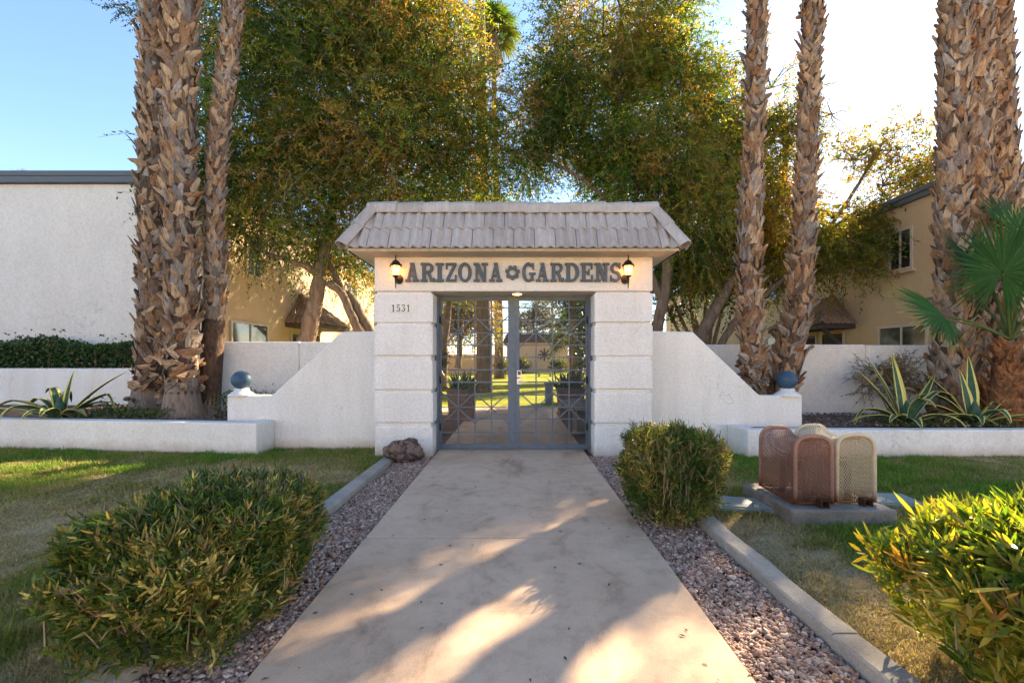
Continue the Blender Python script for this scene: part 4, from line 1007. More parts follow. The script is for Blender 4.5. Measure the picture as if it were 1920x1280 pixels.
def make_tree(name, label, stems, blobs, crown_kw, leafmat_, group=None, twigs=0.2, sub=5, trunkm=None, cat='tree'):
    base = Vector(stems[0][0][0]); root = thing(name, label, cat, (base.x, base.y, 0), group)
    tips = []
    for i, (pts, r0, r1) in enumerate(stems):
        mb = MB(); P = limb(mb, pts, r0, r1, 9, r0*.10, i); part('trunk' if i == 0 else 'stem', mb, trunkm or TRUNKM, root, smooth=True); tips += P[len(P)//3:]
    br = MB(); rr = random.Random(crown_kw['seed'])
    for c, rad, _w in blobs:
        c = Vector(c); q = min(tips, key=lambda t: (t-c).length+max(0, t.z-c.z)*.8)
        mid = (q+c)/2+Vector((rr.uniform(-.3, .3), rr.uniform(-.3, .3), rr.uniform(0, .35)))
        limb(br, [q, mid, c], .05, .022, 6, .03, rr.randint(0, 999))
        for k in range(sub):
            d = Vector((rr.gauss(0, 1), rr.gauss(0, 1), rr.gauss(.2, 1))).normalized()
            e = c+Vector((d.x*rad[0], d.y*rad[1], d.z*rad[2]))*rr.uniform(.6, .95)
            m2 = (c+e)/2+Vector((rr.uniform(-.15, .15), rr.uniform(-.15, .15), rr.uniform(0, .2)))
            limb(br, [c, m2, e], .022, .006, 4, .02, rr.randint(0, 999))
    V, F, C, (P, d0, tl, g) = crown(blobs, **crown_kw); tg = MB()
    r = np.random.default_rng(crown_kw['seed']+1)
    for i in np.where(r.random(len(P)) < twigs)[0]:
        p = Vector(P[i]); d = Vector(d0[i]); gg = Vector(g); L = tl[i]
        tg.tube([p-d*.3*L, p+d*L*.5+gg*.25*L, p+d*L*1.1+gg*L*1.2], [.007, .0045, .002], 3, caps=False)
    if tg.v: part('twigs', tg, TWIGM, root, smooth=True, kind='stuff')
    part('branches', br, trunkm or TRUNKM, root, smooth=True, kind='stuff')
    o = link('crown', np_mesh('crown', V-np.array(root.location), F, C), leafmat_, root); o['kind'] = 'stuff'
    return root

def B(px, py, rx, ry, Y, dep, wt=1.0):
    k = Y/FPX; return (tuple(W(px, py, Y)), (rx*k, dep, ry*k), wt)

PAL1 = [(.028,.075,.014), (.045,.11,.018), (.085,.155,.023), (.16,.195,.03), (.25,.225,.042), (.32,.22,.065)]
PAL2 = [(.03,.08,.018), (.055,.125,.02), (.105,.18,.026), (.18,.22,.03), (.26,.23,.04), (.32,.22,.055)]
# ------------------------------------------------------------------ big trees behind the wall
make_tree('sumac_tree', 'huge drooping olive green tree left of the gateway roof', [
    ([W(560, 720, 11), W(574, 640, 11), W(592, 560, 11), W(602, 500, 11), W(620, 400, 11.2), W(650, 250, 11.3), W(680, 120, 11.4)], .26, .07),
    ([W(602, 520, 11), W(575, 500, 10.8), W(540, 488, 10.6), W(490, 470, 10.4), W(450, 430, 10.3)], .10, .035),
    ([W(745, 720, 11.4), W(690, 615, 11.3), W(660, 560, 11.3), W(640, 545, 11.3), W(610, 470, 11.3)], .13, .09),
    ([W(720, 720, 11.1), W(668, 610, 11.1), W(640, 550, 11.1), W(612, 530, 11.0)], .12, .09)],
    [B(540, 90, 120, 120, 11, 1.6), B(650, 30, 160, 110, 11.5, 2.0), B(790, 70, 110, 110, 11.6, 1.8), B(500, 230, 110, 100, 10.6, 1.5), B(660, 200, 170, 140, 11, 2.2),
     B(840, 200, 95, 110, 11.4, 1.6), B(430, 345, 85, 75, 10.3, 1.1), B(560, 340, 130, 90, 10.8, 1.7), B(720, 320, 150, 100, 11.2, 1.9), B(880, 290, 75, 85, 11.4, 1.3),
     B(410, 425, 60, 45, 10.2, .8), B(520, 430, 85, 50, 10.6, 1.1), B(650, 440, 85, 70, 11.6, 1.2), B(905, 170, 45, 60, 11.6, .8), B(670, 500, 45, 45, 12, .8), B(800, 360, 110, 60, 11.6, 1.2), B(915, 290, 50, 70, 11.6, 1.0), B(690, -40, 180, 60, 11.6, 2.0), B(410, 300, 40, 50, 10.4, .6, .6)],
    dict(n_twigs=17500, per=15, tlen=.62, leafL=.105, leafW=.030, pal=PAL1, seed=21, droop=.5, gap=.30, shell=.30, patch=.84), LEAFM, twigs=.22, sub=7)
make_tree('sumac_tree', 'tall airy olive tree rising behind the right half of the gateway roof', [
    ([W(1215, 720, 11.5), W(1238, 590, 11.5), W(1250, 500, 11.5), W(1225, 380, 11.8), W(1170, 240, 12), W(1150, 100, 12)], .17, .06),
    ([W(1240, 560, 11.5), W(1180, 430, 11.7), W(1110, 350, 11.8), W(1030, 300, 11.8)], .10, .035)],
    [B(1130, 70, 120, 100, 12, 1.7), B(1230, 60, 85, 75, 12, 1.4), B(1060, 160, 80, 70, 12, 1.3), B(1190, 190, 140, 110, 12, 1.9), B(1010, 235, 55, 60, 12, 1.0),
     B(1090, 270, 80, 55, 12, 1.2), B(1240, 300, 120, 90, 11.8, 1.6), B(1290, 400, 95, 80, 11.6, 1.4), B(1190, 380, 70, 50, 11.8, 1.2), B(1270, 100, 60, 60, 12, .9), B(1320, 490, 60, 55, 12.4, 1.0), B(985, 310, 45, 45, 12, .8), B(1050, 210, 70, 70, 12.2, 1.2), B(1150, -20, 120, 50, 12, 1.5), B(1150, 310, 80, 50, 12.4, 1.2)],
    dict(n_twigs=12500, per=15, tlen=.60, leafL=.105, leafW=.029, pal=PAL2, seed=33, droop=.45, gap=.40, shell=.3, patch=.80), LEAFM, twigs=.22, sub=7)
make_tree('sumac_tree', 'leaning yellow green tree with sparse sunlit branches behind the slender palms', [
    ([W(1280, 715, 11.6), W(1325, 610, 11.8), W(1385, 505, 12.2), W(1440, 415, 12.6), W(1470, 330, 12.8), W(1470, 220, 13)], .19, .05),
    ([W(1320, 705, 11.8), W(1385, 595, 12), W(1460, 530, 12.3), W(1545, 440, 12.6), W(1610, 345, 13), W(1660, 260, 13)], .12, .03),
    ([W(1440, 415, 12.6), W(1425, 320, 12.8), W(1400, 220, 13), W(1390, 150, 13)], .09, .03),
    ([W(1545, 440, 12.6), W(1600, 400, 12.8), W(1660, 370, 13), W(1715, 330, 13)], .05, .015)],
    [B(1375, 190, 85, 80, 13, 1.5), B(1445, 165, 55, 55, 13, 1.2), B(1385, 320, 95, 80, 13, 1.7), B(1440, 270, 60, 70, 13, 1.4), B(1560, 215, 30, 75, 13, .6, .2),
     B(1350, 430, 80, 60, 12.8, 1.4), B(1450, 430, 90, 60, 12.6, 1.4), B(1560, 410, 75, 45, 12.8, 1.0, .8), B(1600, 300, 42, 45, 13, .6, .3), B(1672, 282, 62, 36, 13, .7, .7),
     B(1655, 350, 80, 45, 13, .9, 1.1), B(1590, 480, 75, 48, 12.6, 1.1, 1.0), B(1660, 430, 64, 42, 12.8, .9, 1.2), B(1480, 500, 60, 40, 12.4, 1.1), B(1718, 330, 34, 40, 13, .6, .8), B(1420, 530, 40, 30, 12.4, .7), B(1510, 250, 30, 40, 13, .5, .15)],
    dict(n_twigs=8600, per=14, tlen=.55, leafL=.115, leafW=.032, pal=[(.06,.11,.016), (.10,.14,.018), (.15,.17,.022), (.21,.19,.025), (.25,.18,.03), (.28,.15,.04)], seed=47, droop=.5, gap=.47, gscale=.75, shell=.25, patch=.84), LEAFM, twigs=.25, sub=7)
make_tree('ficus_tree', 'dark glossy green tree peeping out behind the left palms', [
    ([W(400, 720, 14), W(398, 560, 14), W(392, 300, 14), W(385, 100, 14)], .2, .06)],
    [B(400, 40, 60, 70, 14, 1.3), B(385, 150, 55, 70, 14, 1.2), B(300, 20, 55, 45, 14, 1.0), B(395, 245, 42, 50, 14, 1.0), B(470, 330, 60, 60, 14, 1.0), B(640, 470, 60, 50, 14, 1.0)],
    dict(n_twigs=2600, per=13, tlen=.45, leafL=.085, leafW=.042, pal=[(.014,.038,.012), (.022,.055,.014), (.035,.075,.016)], seed=52, droop=.25, gap=.38, shell=.35), GLOSSLEAF, twigs=.1, sub=5)
st_ = []
for k, (px, py) in enumerate([(1235, 540), (1262, 560), (1290, 520), (1345, 560), (1365, 540), (1325, 530), (1305, 590)]):
    st_.append(([W(1318+k*3, 690, 13.6+.05*k), W((1318*.45+px*.55), 620, 13.8), W(px, py, 14+.1*k)], .08, .04))
make_tree('ficus_tree', 'dark leafy clump of many tan stems behind the right wing wall', st_,
    [B(1265, 500, 70, 50, 14, 1.2), B(1330, 500, 75, 60, 14.4, 1.4), B(1290, 440, 80, 60, 14.4, 1.4), B(1380, 550, 35, 40, 14, .7), B(1255, 585, 20, 18, 13.6, .4), B(1390, 470, 60, 60, 14.6, 1.3), B(1230, 450, 50, 50, 14.2, 1.0)],
    dict(n_twigs=4200, per=13, tlen=.48, leafL=.09, leafW=.042, pal=[(.018,.045,.013), (.03,.065,.016), (.055,.10,.02)], seed=58, droop=.25, gap=.33, shell=.25), GLOSSLEAF, twigs=.1, sub=4)
make_tree('ficus_tree', 'dense dark tree added behind the right pillar to shade the courtyard path', [([(3.3, 14.6, 0), (3.25, 14.6, 1.2), (3.1, 14.5, 2.6)], .13, .06)],  # nearly out of view, added to keep sun off the inner path
    [((3.2, 14.5, 2.6), (.95, .9, 1.3), 1.0), ((3.4, 14.7, 4.0), (1.2, 1.1, .9), 1.0), ((2.9, 14.3, 1.3), (.7, .6, .8), 1.0)],
    dict(n_twigs=2600, per=13, tlen=.42, leafL=.09, leafW=.042, pal=[(.018,.045,.013), (.03,.065,.016), (.055,.10,.02)], seed=59, droop=.25, gap=.25, shell=.2), GLOSSLEAF, twigs=.1, sub=4)
make_tree('garden_tree', 'airy courtyard tree added to cast dappled shade on the left house', [([(-3.0, 18.2, 0), (-2.9, 18.2, 2.2), (-2.6, 18.2, 4.6), (-2.4, 18.3, 6.4)], .2, .06)],  # mostly hidden tree, added to dapple the tan side wall
    [((-3.2, 18, 5.2), (1.7, 1.5, 1.2), 1.0), ((-1.6, 18.6, 6.4), (1.6, 1.5, 1.3), 1.0), ((-4.6, 17.4, 4.4), (1.3, 1.2, 1.0), 1.0), ((-2.8, 18.2, 7.6), (1.8, 1.5, 1.1), 1.0)],
    dict(n_twigs=2600, per=13, tlen=.6, leafL=.12, leafW=.036, pal=PAL2, seed=60, droop=.45, gap=.42, shell=.25), LEAFM, 'trees in the sunlit garden beyond the gate', twigs=.2, sub=5)
# trees seen through the gate
GARD = 'trees in the sunlit garden beyond the gate'
make_tree('garden_tree', 'yellow sunlit tree in the left half of the gate view', [([W(858, 690, 24), W(862, 640, 24), W(850, 590, 24)], .2, .08), ([W(862, 640, 24), W(885, 600, 24)], .1, .06)],
    [B(850, 585, 38, 30, 24, 1.3), B(885, 560, 30, 30, 24, 1.2), B(840, 540, 35, 30, 24, 1.2), B(838, 625, 16, 14, 24, .6), B(905, 590, 14, 30, 24, .8)],
    dict(n_twigs=1500, per=12, tlen=.8, leafL=.16, leafW=.055, pal=[(.13,.14,.02), (.19,.17,.02), (.22,.15,.03), (.24,.13,.04)], seed=61, droop=.8, gap=.40, shell=.3), LEAFM, GARD, .2, 4)
make_tree('garden_tree', 'pale airy tree standing behind the dark roofed building', [([W(1003, 690, 52), W(1003, 640, 52), W(998, 590, 52)], .3, .1)],
    [B(1000, 590, 24, 26, 52, 2), B(1018, 570, 18, 24, 52, 2), B(985, 610, 16, 18, 52, 1.6), B(1030, 610, 20, 16, 52, 1.6), B(975, 625, 16, 10, 52, 1.5)],
    dict(n_twigs=1100, per=12, tlen=1.0, leafL=.24, leafW=.08, pal=[(.06,.075,.03), (.10,.10,.04), (.15,.12,.05)], seed=62, droop=.5, gap=.42, shell=.3), LEAFM, GARD, .2, 4)
make_tree('garden_tree', 'dark tree at the upper right corner of the gate view', [([W(1082, 720, 20), W(1080, 640, 20), W(1078, 560, 20)], .3, .2)],
    [B(1095, 560, 30, 28, 21, 1.3), B(1060, 545, 22, 18, 21, 1.0), B(1105, 620, 16, 30, 21, 1.0)],
    dict(n_twigs=900, per=12, tlen=.7, leafL=.15, leafW=.05, pal=[(.02,.035,.012), (.04,.06,.015), (.09,.10,.02)], seed=63, droop=.5, gap=.36, shell=.3), LEAFM, GARD, .2, 4)
for i, (px, py, w_, h_, Y, lb) in enumerate([(975, 682, 14, 10, 40, 'round dark shrub at the left end of the far tan wall'), (1048, 684, 12, 8, 40, 'round olive shrub in front of the far tan wall'), (945, 690, 12, 18, 30, 'dark upright shrub between the two courtyard palm trunks'), (822, 668, 14, 22, 16, 'yellow edged shrub at the left side of the gate view')]):
    make_tree('shrub', lb, [([W(px, 700, Y), W(px, py, Y)], .03, .02)], [B(px, py, w_, h_, Y, w_*Y/FPX)],
        dict(n_twigs=260, per=10, tlen=.3*Y/30, leafL=.12*Y/30, leafW=.05*Y/30, pal=[(.03,.055,.015), (.06,.085,.02), (.10,.11,.03)], seed=70+i, droop=.2, gap=.25, shell=.4), LEAFM, 'shrubs in the garden', .1, 3, cat='shrub')

# ------------------------------------------------------------------ palms with old leaf bases
def boot_mesh(kind, seed):
    """one dry leaf base: local x across, y up the trunk, z outwards"""
    rr = random.Random(seed); mb = MB(); rows = 5
    prof = {'tongue': [(.0,.062),(.25,.052),(.55,.036),(.8,.034),(1,.026)], 'half_a': [(0,.05),(.25,.044),(.55,.034),(.8,.024),(1,.010)],
            'half_b': [(0,.05),(.25,.044),(.55,.034),(.8,.024),(1,.010)], 'stub': [(0,.065),(.25,.06),(.55,.052),(.8,.046),(1,.040)], 'strip': [(0,.026),(.25,.028),(.55,.024),(.8,.017),(1,.006)]}[kind]
    L = {'tongue': .22, 'half_a': .22, 'half_b': .22, 'stub': .15, 'strip': .25}[kind]
    lean = {'half_a': .42, 'half_b': -.42}.get(kind, rr.uniform(-.12, .12)); out = {'strip': .30, 'stub': .24}.get(kind, .10); tw = rr.uniform(-.5, .5)
    for lay in (1, 0):
        for i, (t, w) in enumerate(prof):
            w *= 1.22*rr.uniform(.9, 1.1); cx = lean*L*t+rr.uniform(-.004, .004); y = L*t; z = out*L*t**1.5 + (.012 if lay else 0)
            for k, u in enumerate((-1, 0, 1)):
                cup = (abs(u))*(.35*w)*(1-.5*t); zz = z-cup*(1 if kind != 'strip' else -1)+u*w*math.sin(tw*t)
                mb.v.append((cx+u*w, y+(0.02*rr.uniform(-1, 1) if i == 4 else 0), zz))
    def id(l, i, k): return l*rows*3+i*3+k
    for i in range(rows-1):
        for k in range(2):
            mb.face((id(0,i,k), id(0,i,k+1), id(0,i+1,k+1), id(0,i+1,k))); mb.face((id(1,i,k), id(1,i+1,k), id(1,i+1,k+1), id(1,i,k+1)))
        mb.face((id(0,i,0), id(0,i+1,0), id(1,i+1,0), id(1,i,0))); mb.face((id(0,i,2), id(1,i,2), id(1,i+1,2), id(0,i+1,2)))
    for k in range(2): mb.face((id(0,rows-1,k), id(0,rows-1,k+1), id(1,rows-1,k+1), id(1,rows-1,k)))
    me = mb.mesh('leaf_base', smooth=False); me.materials.append(BOOTM); setrnd(me, 0.0); return me
BOOTS = {k: [boot_mesh(k, i*7+j) for j in range(3)] for i, k in enumerate(('tongue', 'half_a', 'half_b', 'stub', 'strip'))}

def frond_blades(mb_v, mb_f, mb_c, hub, axis, nrm, Rd, spread, nb, col, r, droop=.35, tipcol=None, wid=1.0):
    """one fan leaf: pleated blades radiating from hub. axis = mid direction, nrm = upper side normal"""
    axis = np.array(axis, float); axis /= np.linalg.norm(axis); nrm = np.array(nrm, float); nrm -= axis*nrm.dot(axis); nrm /= np.linalg.norm(nrm)
    sd = np.cross(nrm, axis); hub = np.array(hub, float)
    for i in range(nb):
        a = R(-spread/2+spread*(i+.5)/nb+r.normal(0, .6)); half = R(spread/nb*.5)
        dirv = axis*math.cos(a)+sd*math.sin(a); L = Rd*(1-.28*(abs(a)/R(spread/2))**2)*r.uniform(.9, 1.07)
        perp = -axis*math.sin(a)+sd*math.cos(a); b = len(mb_v); c = col*r.uniform(.75, 1.25); dr = droop*r.uniform(.6, 1.5)
        for s, wf in ((.03, 1), (.45, 1), (.72, .66), (1.0, .04)):
            w = min(L*.5, L*s)*math.tan(half)*1.02*wf*wid if s <= .5 else L*.48*math.tan(half)*wf*wid
            ctr = hub+dirv*L*s+np.array([0, 0, -1])*dr*L*max(0, s-.35)**2
            cc = c if (tipcol is None or s < .9) else tipcol
            mb_v += [ctr-perp*w, ctr+nrm*w*.55, ctr+perp*w]; mb_c += [cc]*3
        for k in range(3):
            p = b+k*3; q = p+3
            mb_f += [(p, p+1, q+1, q), (p+1, p+2, q+2, q+1)]

def palm_crown(seed, size, nf=34, dead=10):
    r = np.random.default_rng(seed); V, F, C = [], [], []; tb = MB()
    for i in range(nf+dead):
        az = i*2.39996; t = i/(nf+dead); el = R(80-125*t) if i < nf else R(-62-18*r.random())
        d = np.array([math.cos(az)*math.cos(el), math.sin(az)*math.cos(el), math.sin(el)]); pl = size*.48*r.uniform(.85, 1.15)
        hub = d*pl+np.array([0, 0, -.10*size*(1-math.sin(el))]); up = np.array([-math.cos(az)*math.sin(el), -math.sin(az)*math.sin(el), math.cos(el)])
        col = np.array([.085, .15, .035]) if i < nf*.75 else (np.array([.09, .11, .03]) if i < nf else np.array([.30, .21, .12]))
        frond_blades(V, F, C, hub, d*.9+np.array([0, 0, -.25]), up, size*.62, 250 if i < nf else 90, 20, col, r, .8)
        tb.tube([(0, 0, -.05), tuple(d*pl*.5), tuple(hub)], [.03*size, .02*size, .012*size], 4)
    nv = len(V); V += [np.array(v) for v in tb.v]; C += [np.array([.16, .13, .05])]*len(tb.v); F2 = [tuple(x+nv for x in f) for f in tb.f if len(f) == 4]
    me = np_mesh('crown', np.array(V), np.array(F+F2), np.array(C)); me.materials.append(PALMLEAF); return me
CROWN = palm_crown(5, 1.5)

def palm(label, Y, ctl, z_smooth=0.0, top=9.5, base_z=.36, style='wild', seed=1, ring=.098, around=9, flare=None, bscale=1.0):
    """ctl: (py, px centre, px width) from foot to top of frame"""
    rr = random.Random(seed); pts, rad = [], []
    for py, px, w in ctl: p = W(px, py, Y); pts.append(p); rad.append(w*Y/FPX/2*.87)
    pts[0].z = min(pts[0].z, base_z)
    d = (pts[-1]-pts[-2]).normalized(); p = pts[-1]
    if p.z < top: pts.append(p+d*(top-p.z)/d.z); rad.append(rad[-1]*.85)
    # resample by height
    H = pts[-1].z-pts[0].z; N = 80; cen, rd = [], []
    zs = [q.z for q in pts]
    for i in range(N+1):
        z = pts[0].z+H*i/N
        cen.append((np.interp(z, zs, [q.x for q in pts]), np.interp(z, zs, [q.y for q in pts]), z)); rd.append(float(np.interp(z, zs, rad)))
    for _ in range(3): cen = [cen[0]]+[tuple((np.array(cen[i-1])+2*np.array(cen[i])+np.array(cen[i+1]))/4) for i in range(1, N)]+[cen[-1]]
    root = thing('fan_palm', label, 'palm tree', (cen[0][0], cen[0][1], base_z))
    core = .84
    mb = MB(); rings = [r_*(core if c[2] > z_smooth else .93) for c, r_ in zip(cen, rd)]
    low = [i for i, c in enumerate(cen) if c[2] <= z_smooth+.15]
    mb.tube(cen, rings, 16); part('trunk', mb, FIBREM, root, smooth=True)
    if len(low) > 1:
        mb = MB(); cc = []; rl = []
        zz = [cen[0][2]-.1+(z_smooth+.25-cen[0][2])*k/14 for k in range(15)]
        for z in zz:
            cx_, cy_ = np.interp(z, [c[2] for c in cen], [c[0] for c in cen]), np.interp(z, [c[2] for c in cen], [c[1] for c in cen])
            f = 1+(flare or .0)*math.exp(-(z-base_z)/.18)
            cc.append((cx_, cy_, z)); rl.append(float(np.interp(z, [c[2] for c in cen], rd))*.90*f*rr.uniform(.985, 1.015))
        mb.tube(cc, rl, 18); part('trunk_foot', mb, PALMSMOOTH, root, smooth=True)
    zc, xc, yc = [c[2] for c in cen], [c[0] for c in cen], [c[1] for c in cen]
    BV, BF, BR = [], [], []; n = 0; z = max(z_smooth, base_z+.05); row = 0; camv = Vector((0, 0, CAMZ)); cnt = 0
    frame_top = CAMZ+CY/FPX*Y+.15
    while z < top-.2:
        r_ = float(np.interp(z, zc, rd)); k = 0
        for k in range(around):
            a = 2*math.pi*(k+(.5 if row % 2 else 0)+rr.uniform(-.12, .12))/around
            o = Vector((math.cos(a), math.sin(a), 0)); c = Vector((np.interp(z, zc, xc), np.interp(z, zc, yc), z+rr.uniform(-.03, .03)))
            kinds = ['half_a', 'half_b', 'tongue', 'stub'] if style == 'neat' else ['tongue', 'half_a', 'half_b', 'strip', 'half_a', 'half_b', 'stub']
            kd = rr.choice(kinds) if (style != 'neat' or rr.random() < .35) else ('half_a' if (k+row//2) % 2 else 'half_b')
            if rr.random() < .08: continue
            tang = Vector((-math.sin(a), math.cos(a), 0)); roll = rr.gauss(0, .22 if style == 'neat' else .34)
            if style == 'flat' or (style == 'wild' and z < z_smooth+.75 and z_smooth > .5): roll = rr.choice((-1, 1))*rr.uniform(.9, 1.5)
            pit = rr.gauss(-.03 if style == 'neat' else .02, .10 if style == 'neat' else .15)
            if rr.random() < (.02 if style == 'neat' else .05): pit += rr.uniform(.3, .6)
            up = (Vector((0, 0, 1))*math.cos(roll)+tang*math.sin(roll)); sidev = up.cross(o).normalized()
            up = (up*math.cos(pit)+o*math.sin(pit)).normalized(); zz_ = sidev.cross(up).normalized()
            sc = bscale*1.12*rr.uniform(.75, 1.25)*(r_/.25)**.6
            M = Matrix((sidev*sc, up*sc, zz_*sc)).transposed().to_4x4(); M.translation = c+o*(r_*.83)-up*.05*sc
            me = rr.choice(BOOTS[kd]); face = o.dot((camv-c).normalized())
            if face > -.12 and z < frame_top and cnt < 290:
                cnt += 1; M.translation = M.translation-root.location
                ob = bpy.data.objects.new('leaf_base', me); COL.objects.link(ob); ob.parent = root; ob.matrix_local = M
            else:
                vs = np.array([v.co for v in me.vertices]); A = np.array(M)
                BV.append(vs@A[:3, :3].T+A[:3, 3]-np.array(root.location)); BF += [tuple(x+n for x in p.vertices) for p in me.polygons]; n += len(vs); BR += [rr.random()]*len(vs)
        z += ring*rr.uniform(.85, 1.15)*(r_/.25)**.5; row += 1
    if BV:
        me = np_mesh('leaf_bases', np.concatenate(BV), np.array(BF)); setrnd(me, BR)
        o = link('leaf_bases', me, BOOTM, root); o['kind'] = 'stuff'
    o = link('crown', CROWN, None, root, (cen[-1][0]-root.location.x, cen[-1][1]-root.location.y, top-base_z+.1)); o.rotation_euler = (0, 0, seed*1.3)
    return root
palm('thick shaggy palm trunk at the far left, touching the blank pale house wall', 8.4, [(757, 275, 62), (640, 284, 56), (450, 286, 54), (300, 285, 54), (150, 288, 56), (0, 291, 58)], .55, 11.8, .36, 'wild', 1, flare=.25)
palm('thick shaggy palm with a swollen grey foot beside the left planter wall', 7.2, [(782, 342, 76), (715, 342, 66), (600, 342, 68), (450, 338, 64), (300, 336, 62), (150, 340, 62), (0, 343, 62)], .78, 11.2, .36, 'wild', 2, flare=.30)
palm('slim leaning palm with smooth brown lower trunk near the left ball', 7.62, [(745, 392, 44), (640, 399, 46), (520, 405, 45), (400, 402, 40), (290, 407, 38), (150, 424, 40), (0, 440, 42)], 2.05, 11.9, .36, 'neat', 3, flare=.1)
palm('slender shaggy palm standing just right of the gateway roof', 7.15, [(755, 1414, 42), (650, 1409, 48), (520, 1404, 50), (400, 1408, 46), (200, 1416, 40), (0, 1421, 44)], .62, 11.2, .34, 'wild', 4)
palm('slender curving shaggy palm behind the right blue ball', 7.4, [(755, 1462, 52), (690, 1474, 56), (600, 1494, 56), (500, 1504, 48), (300, 1513, 42), (100, 1521, 40), (0, 1525, 42)], .4, 11.8, .34, 'wild', 5)
palm('thick diamond patterned palm, leftmost of the right hand clump', 7.25, [(760, 1782, 84), (680, 1786, 78), (580, 1788, 66), (400, 1785, 60), (200, 1788, 56), (0, 1790, 52)], .3, 11.0, .34, 'neat', 6)
palm('middle palm of the right hand clump', 7.6, [(760, 1836, 56), (600, 1838, 54), (400, 1842, 52), (200, 1838, 46), (0, 1836, 42)], .3, 11.6, .34, 'neat', 7)
palm('rearmost palm at the right edge, its trunk fading into the sun', 7.95, [(760, 1880, 54), (600, 1884, 54), (400, 1886, 52), (200, 1882, 44), (0, 1877, 38)], .3, 12.2, .34, 'neat', 8)

# tall smooth palms inside the courtyard
def tall_palm(label, pts, rad, crown_at=None, crown_size=1.0, cm=CROWN):
    root = thing('tall_palm', label, 'palm tree', (pts[0].x, pts[0].y, 0)); P = bez(pts, 8)
    part('trunk', MB().tube(P, list(np.interp(np.linspace(0, 1, len(P)), np.linspace(0, 1, len(rad)), rad)), 14), bpy.data.materials['tree_bark'], root, smooth=True)
    if crown_at is not None:
        o = link('crown', cm, None, root, Vector(crown_at)-root.location); o.scale = (crown_size,)*3
        part('crown_shaft', MB().lathe([(.26, -1.6), (.34, -1.1), (.30, -.5), (.22, .1)], crown_at, 12), bpy.data.materials['palm_leaf_base'], root, smooth=True)
tall_palm('thick dark palm trunk in the courtyard, behind the left gate leaf', [W(908, 733, 17.4)+Vector((0,0,-.1)), W(907, 640, 17.4), W(905, 380, 17.4), W(903, 110, 17.4), W(893, -210, 17.4)], [.34, .29, .24, .19, .16], W(893, -225, 17.4), 1.15)
tall_palm('distant tall palm with a full green crown above the gateway roof', [W(936, 706, 30)+Vector((0,0,-.1)), W(935, 600, 30), W(931, 380, 30), W(927, 200, 30), W(926, 78, 30)], [.36, .30, .23, .18, .15], W(926, 62, 30), 1.35, palm_crown(17, 1.5, 30, 10))

# yellow-lit fan palm seen through the gate
gp = thing('garden_palm', 'bright yellow green fan palm beyond the right clay planter', 'palm', tuple(W(1075, 705, 25)))
gp.location.z = 0
part('trunk', MB().tube([(gp.location.x, 25, 0), (gp.location.x, 25, 2.6)], .22, 10), FIBREM, gp, smooth=True)
_g = link('crown', palm_crown(23, 1.7, 26, 2), None, gp, (0, 0, 2.9))

# small fan palm at the right edge: every frond its own part
fp = thing('young_fan_palm', 'young fan palm with orange fibrous trunk and big green fronds at the right edge', 'palm', (W(1892, 740, 6.75).x, 6.75, .34))
x0 = fp.location.x
mb = MB(); mb.tube([(x0-.12, 6.75, .25), (x0-.06, 6.75, .6), (x0, 6.75, 1.0), (x0+.02, 6.75, 1.55)], [.36, .27, .19, .13], 14)
FIB2 = bark('orange_palm_fibre', (.13, .05, .022), (.36, .17, .08), 26, .5, .9); part('trunk', mb, FIB2, fp, smooth=True)
rr = random.Random(3)
for row in range(11):
    for k in range(8):
        z = .38+row*.105; r_ = float(np.interp(z, [.25, .6, 1.0, 1.55], [.36, .27, .19, .13])); a = 2*math.pi*(k+(row % 2)*.5)/8+rr.uniform(-.2, .2)
        o = Vector((math.cos(a), math.sin(a), 0)); roll = rr.gauss(0, .5); tang = Vector((-o.y, o.x, 0)); up = Vector((0,0,1))*math.cos(roll)+tang*math.sin(roll); s_ = up.cross(o).normalized(); up = (up+o*rr.uniform(-.1, .4)).normalized(); zz = s_.cross(up).normalized(); sc = rr.uniform(.7, 1.1)
        M = Matrix((s_*sc, up*sc, zz*sc)).transposed().to_4x4(); M.translation = Vector((x0-.12*(1-row/11), 6.75, z))+o*r_*.9-fp.location
        me = BOOTS[rr.choice(['half_a', 'half_b', 'strip'])][0]; key = 'orange_'+me.name
        if key not in bpy.data.meshes:
            m2 = me.copy(); m2.name = key; m2.materials.clear(); m2.materials.append(FIB2)
        ob = bpy.data.objects.new('leaf_base', bpy.data.meshes[key]); COL.objects.link(ob); ob.parent = fp; ob.matrix_local = M
rf = np.random.default_rng(9)
HB = Vector((x0+.02, 6.75, 1.6))
def frond(hub, axis, nrm, Rd, spread, nb, col, droop, tip=None):
    V, F, C = [], [], []; h = np.array(hub); frond_blades(V, F, C, h, axis, nrm, Rd, spread, nb, np.array(col), rf, droop, tip)
    tb = MB(); m_ = (HB+Vector(hub))/2+Vector((0, 0, .06)); tb.tube([HB, m_, hub], [.022, .016, .011], 6, caps=False)
    nv = len(V); V += [np.array(v) for v in tb.v]; C += [np.array([.13, .17, .05])]*len(tb.v); F += [tuple(q+nv for q in f) for f in tb.f]
    link('frond', np_mesh('frond', np.array(V)-np.array(fp.location), np.array(F), np.array(C)), PALMLEAF, fp)
G1 = (.025, .085, .018); G2 = (.035, .105, .022); GYL = np.array([.42, .38, .06])
frond(W(1880, 512, 6.45), (.1, -.12, 1), (.05, -1, .1), .98, 330, 54, G1, .12)
frond(W(1768, 590, 6.45), (-1, -.25, .12), (.15, -.9, .7), .95, 150, 24, G2, .15, GYL)
frond(W(1778, 600, 6.43), (-.3, -.3, -1), (.1, -1, .1), .42, 130, 16, (.035, .10, .035), .3)
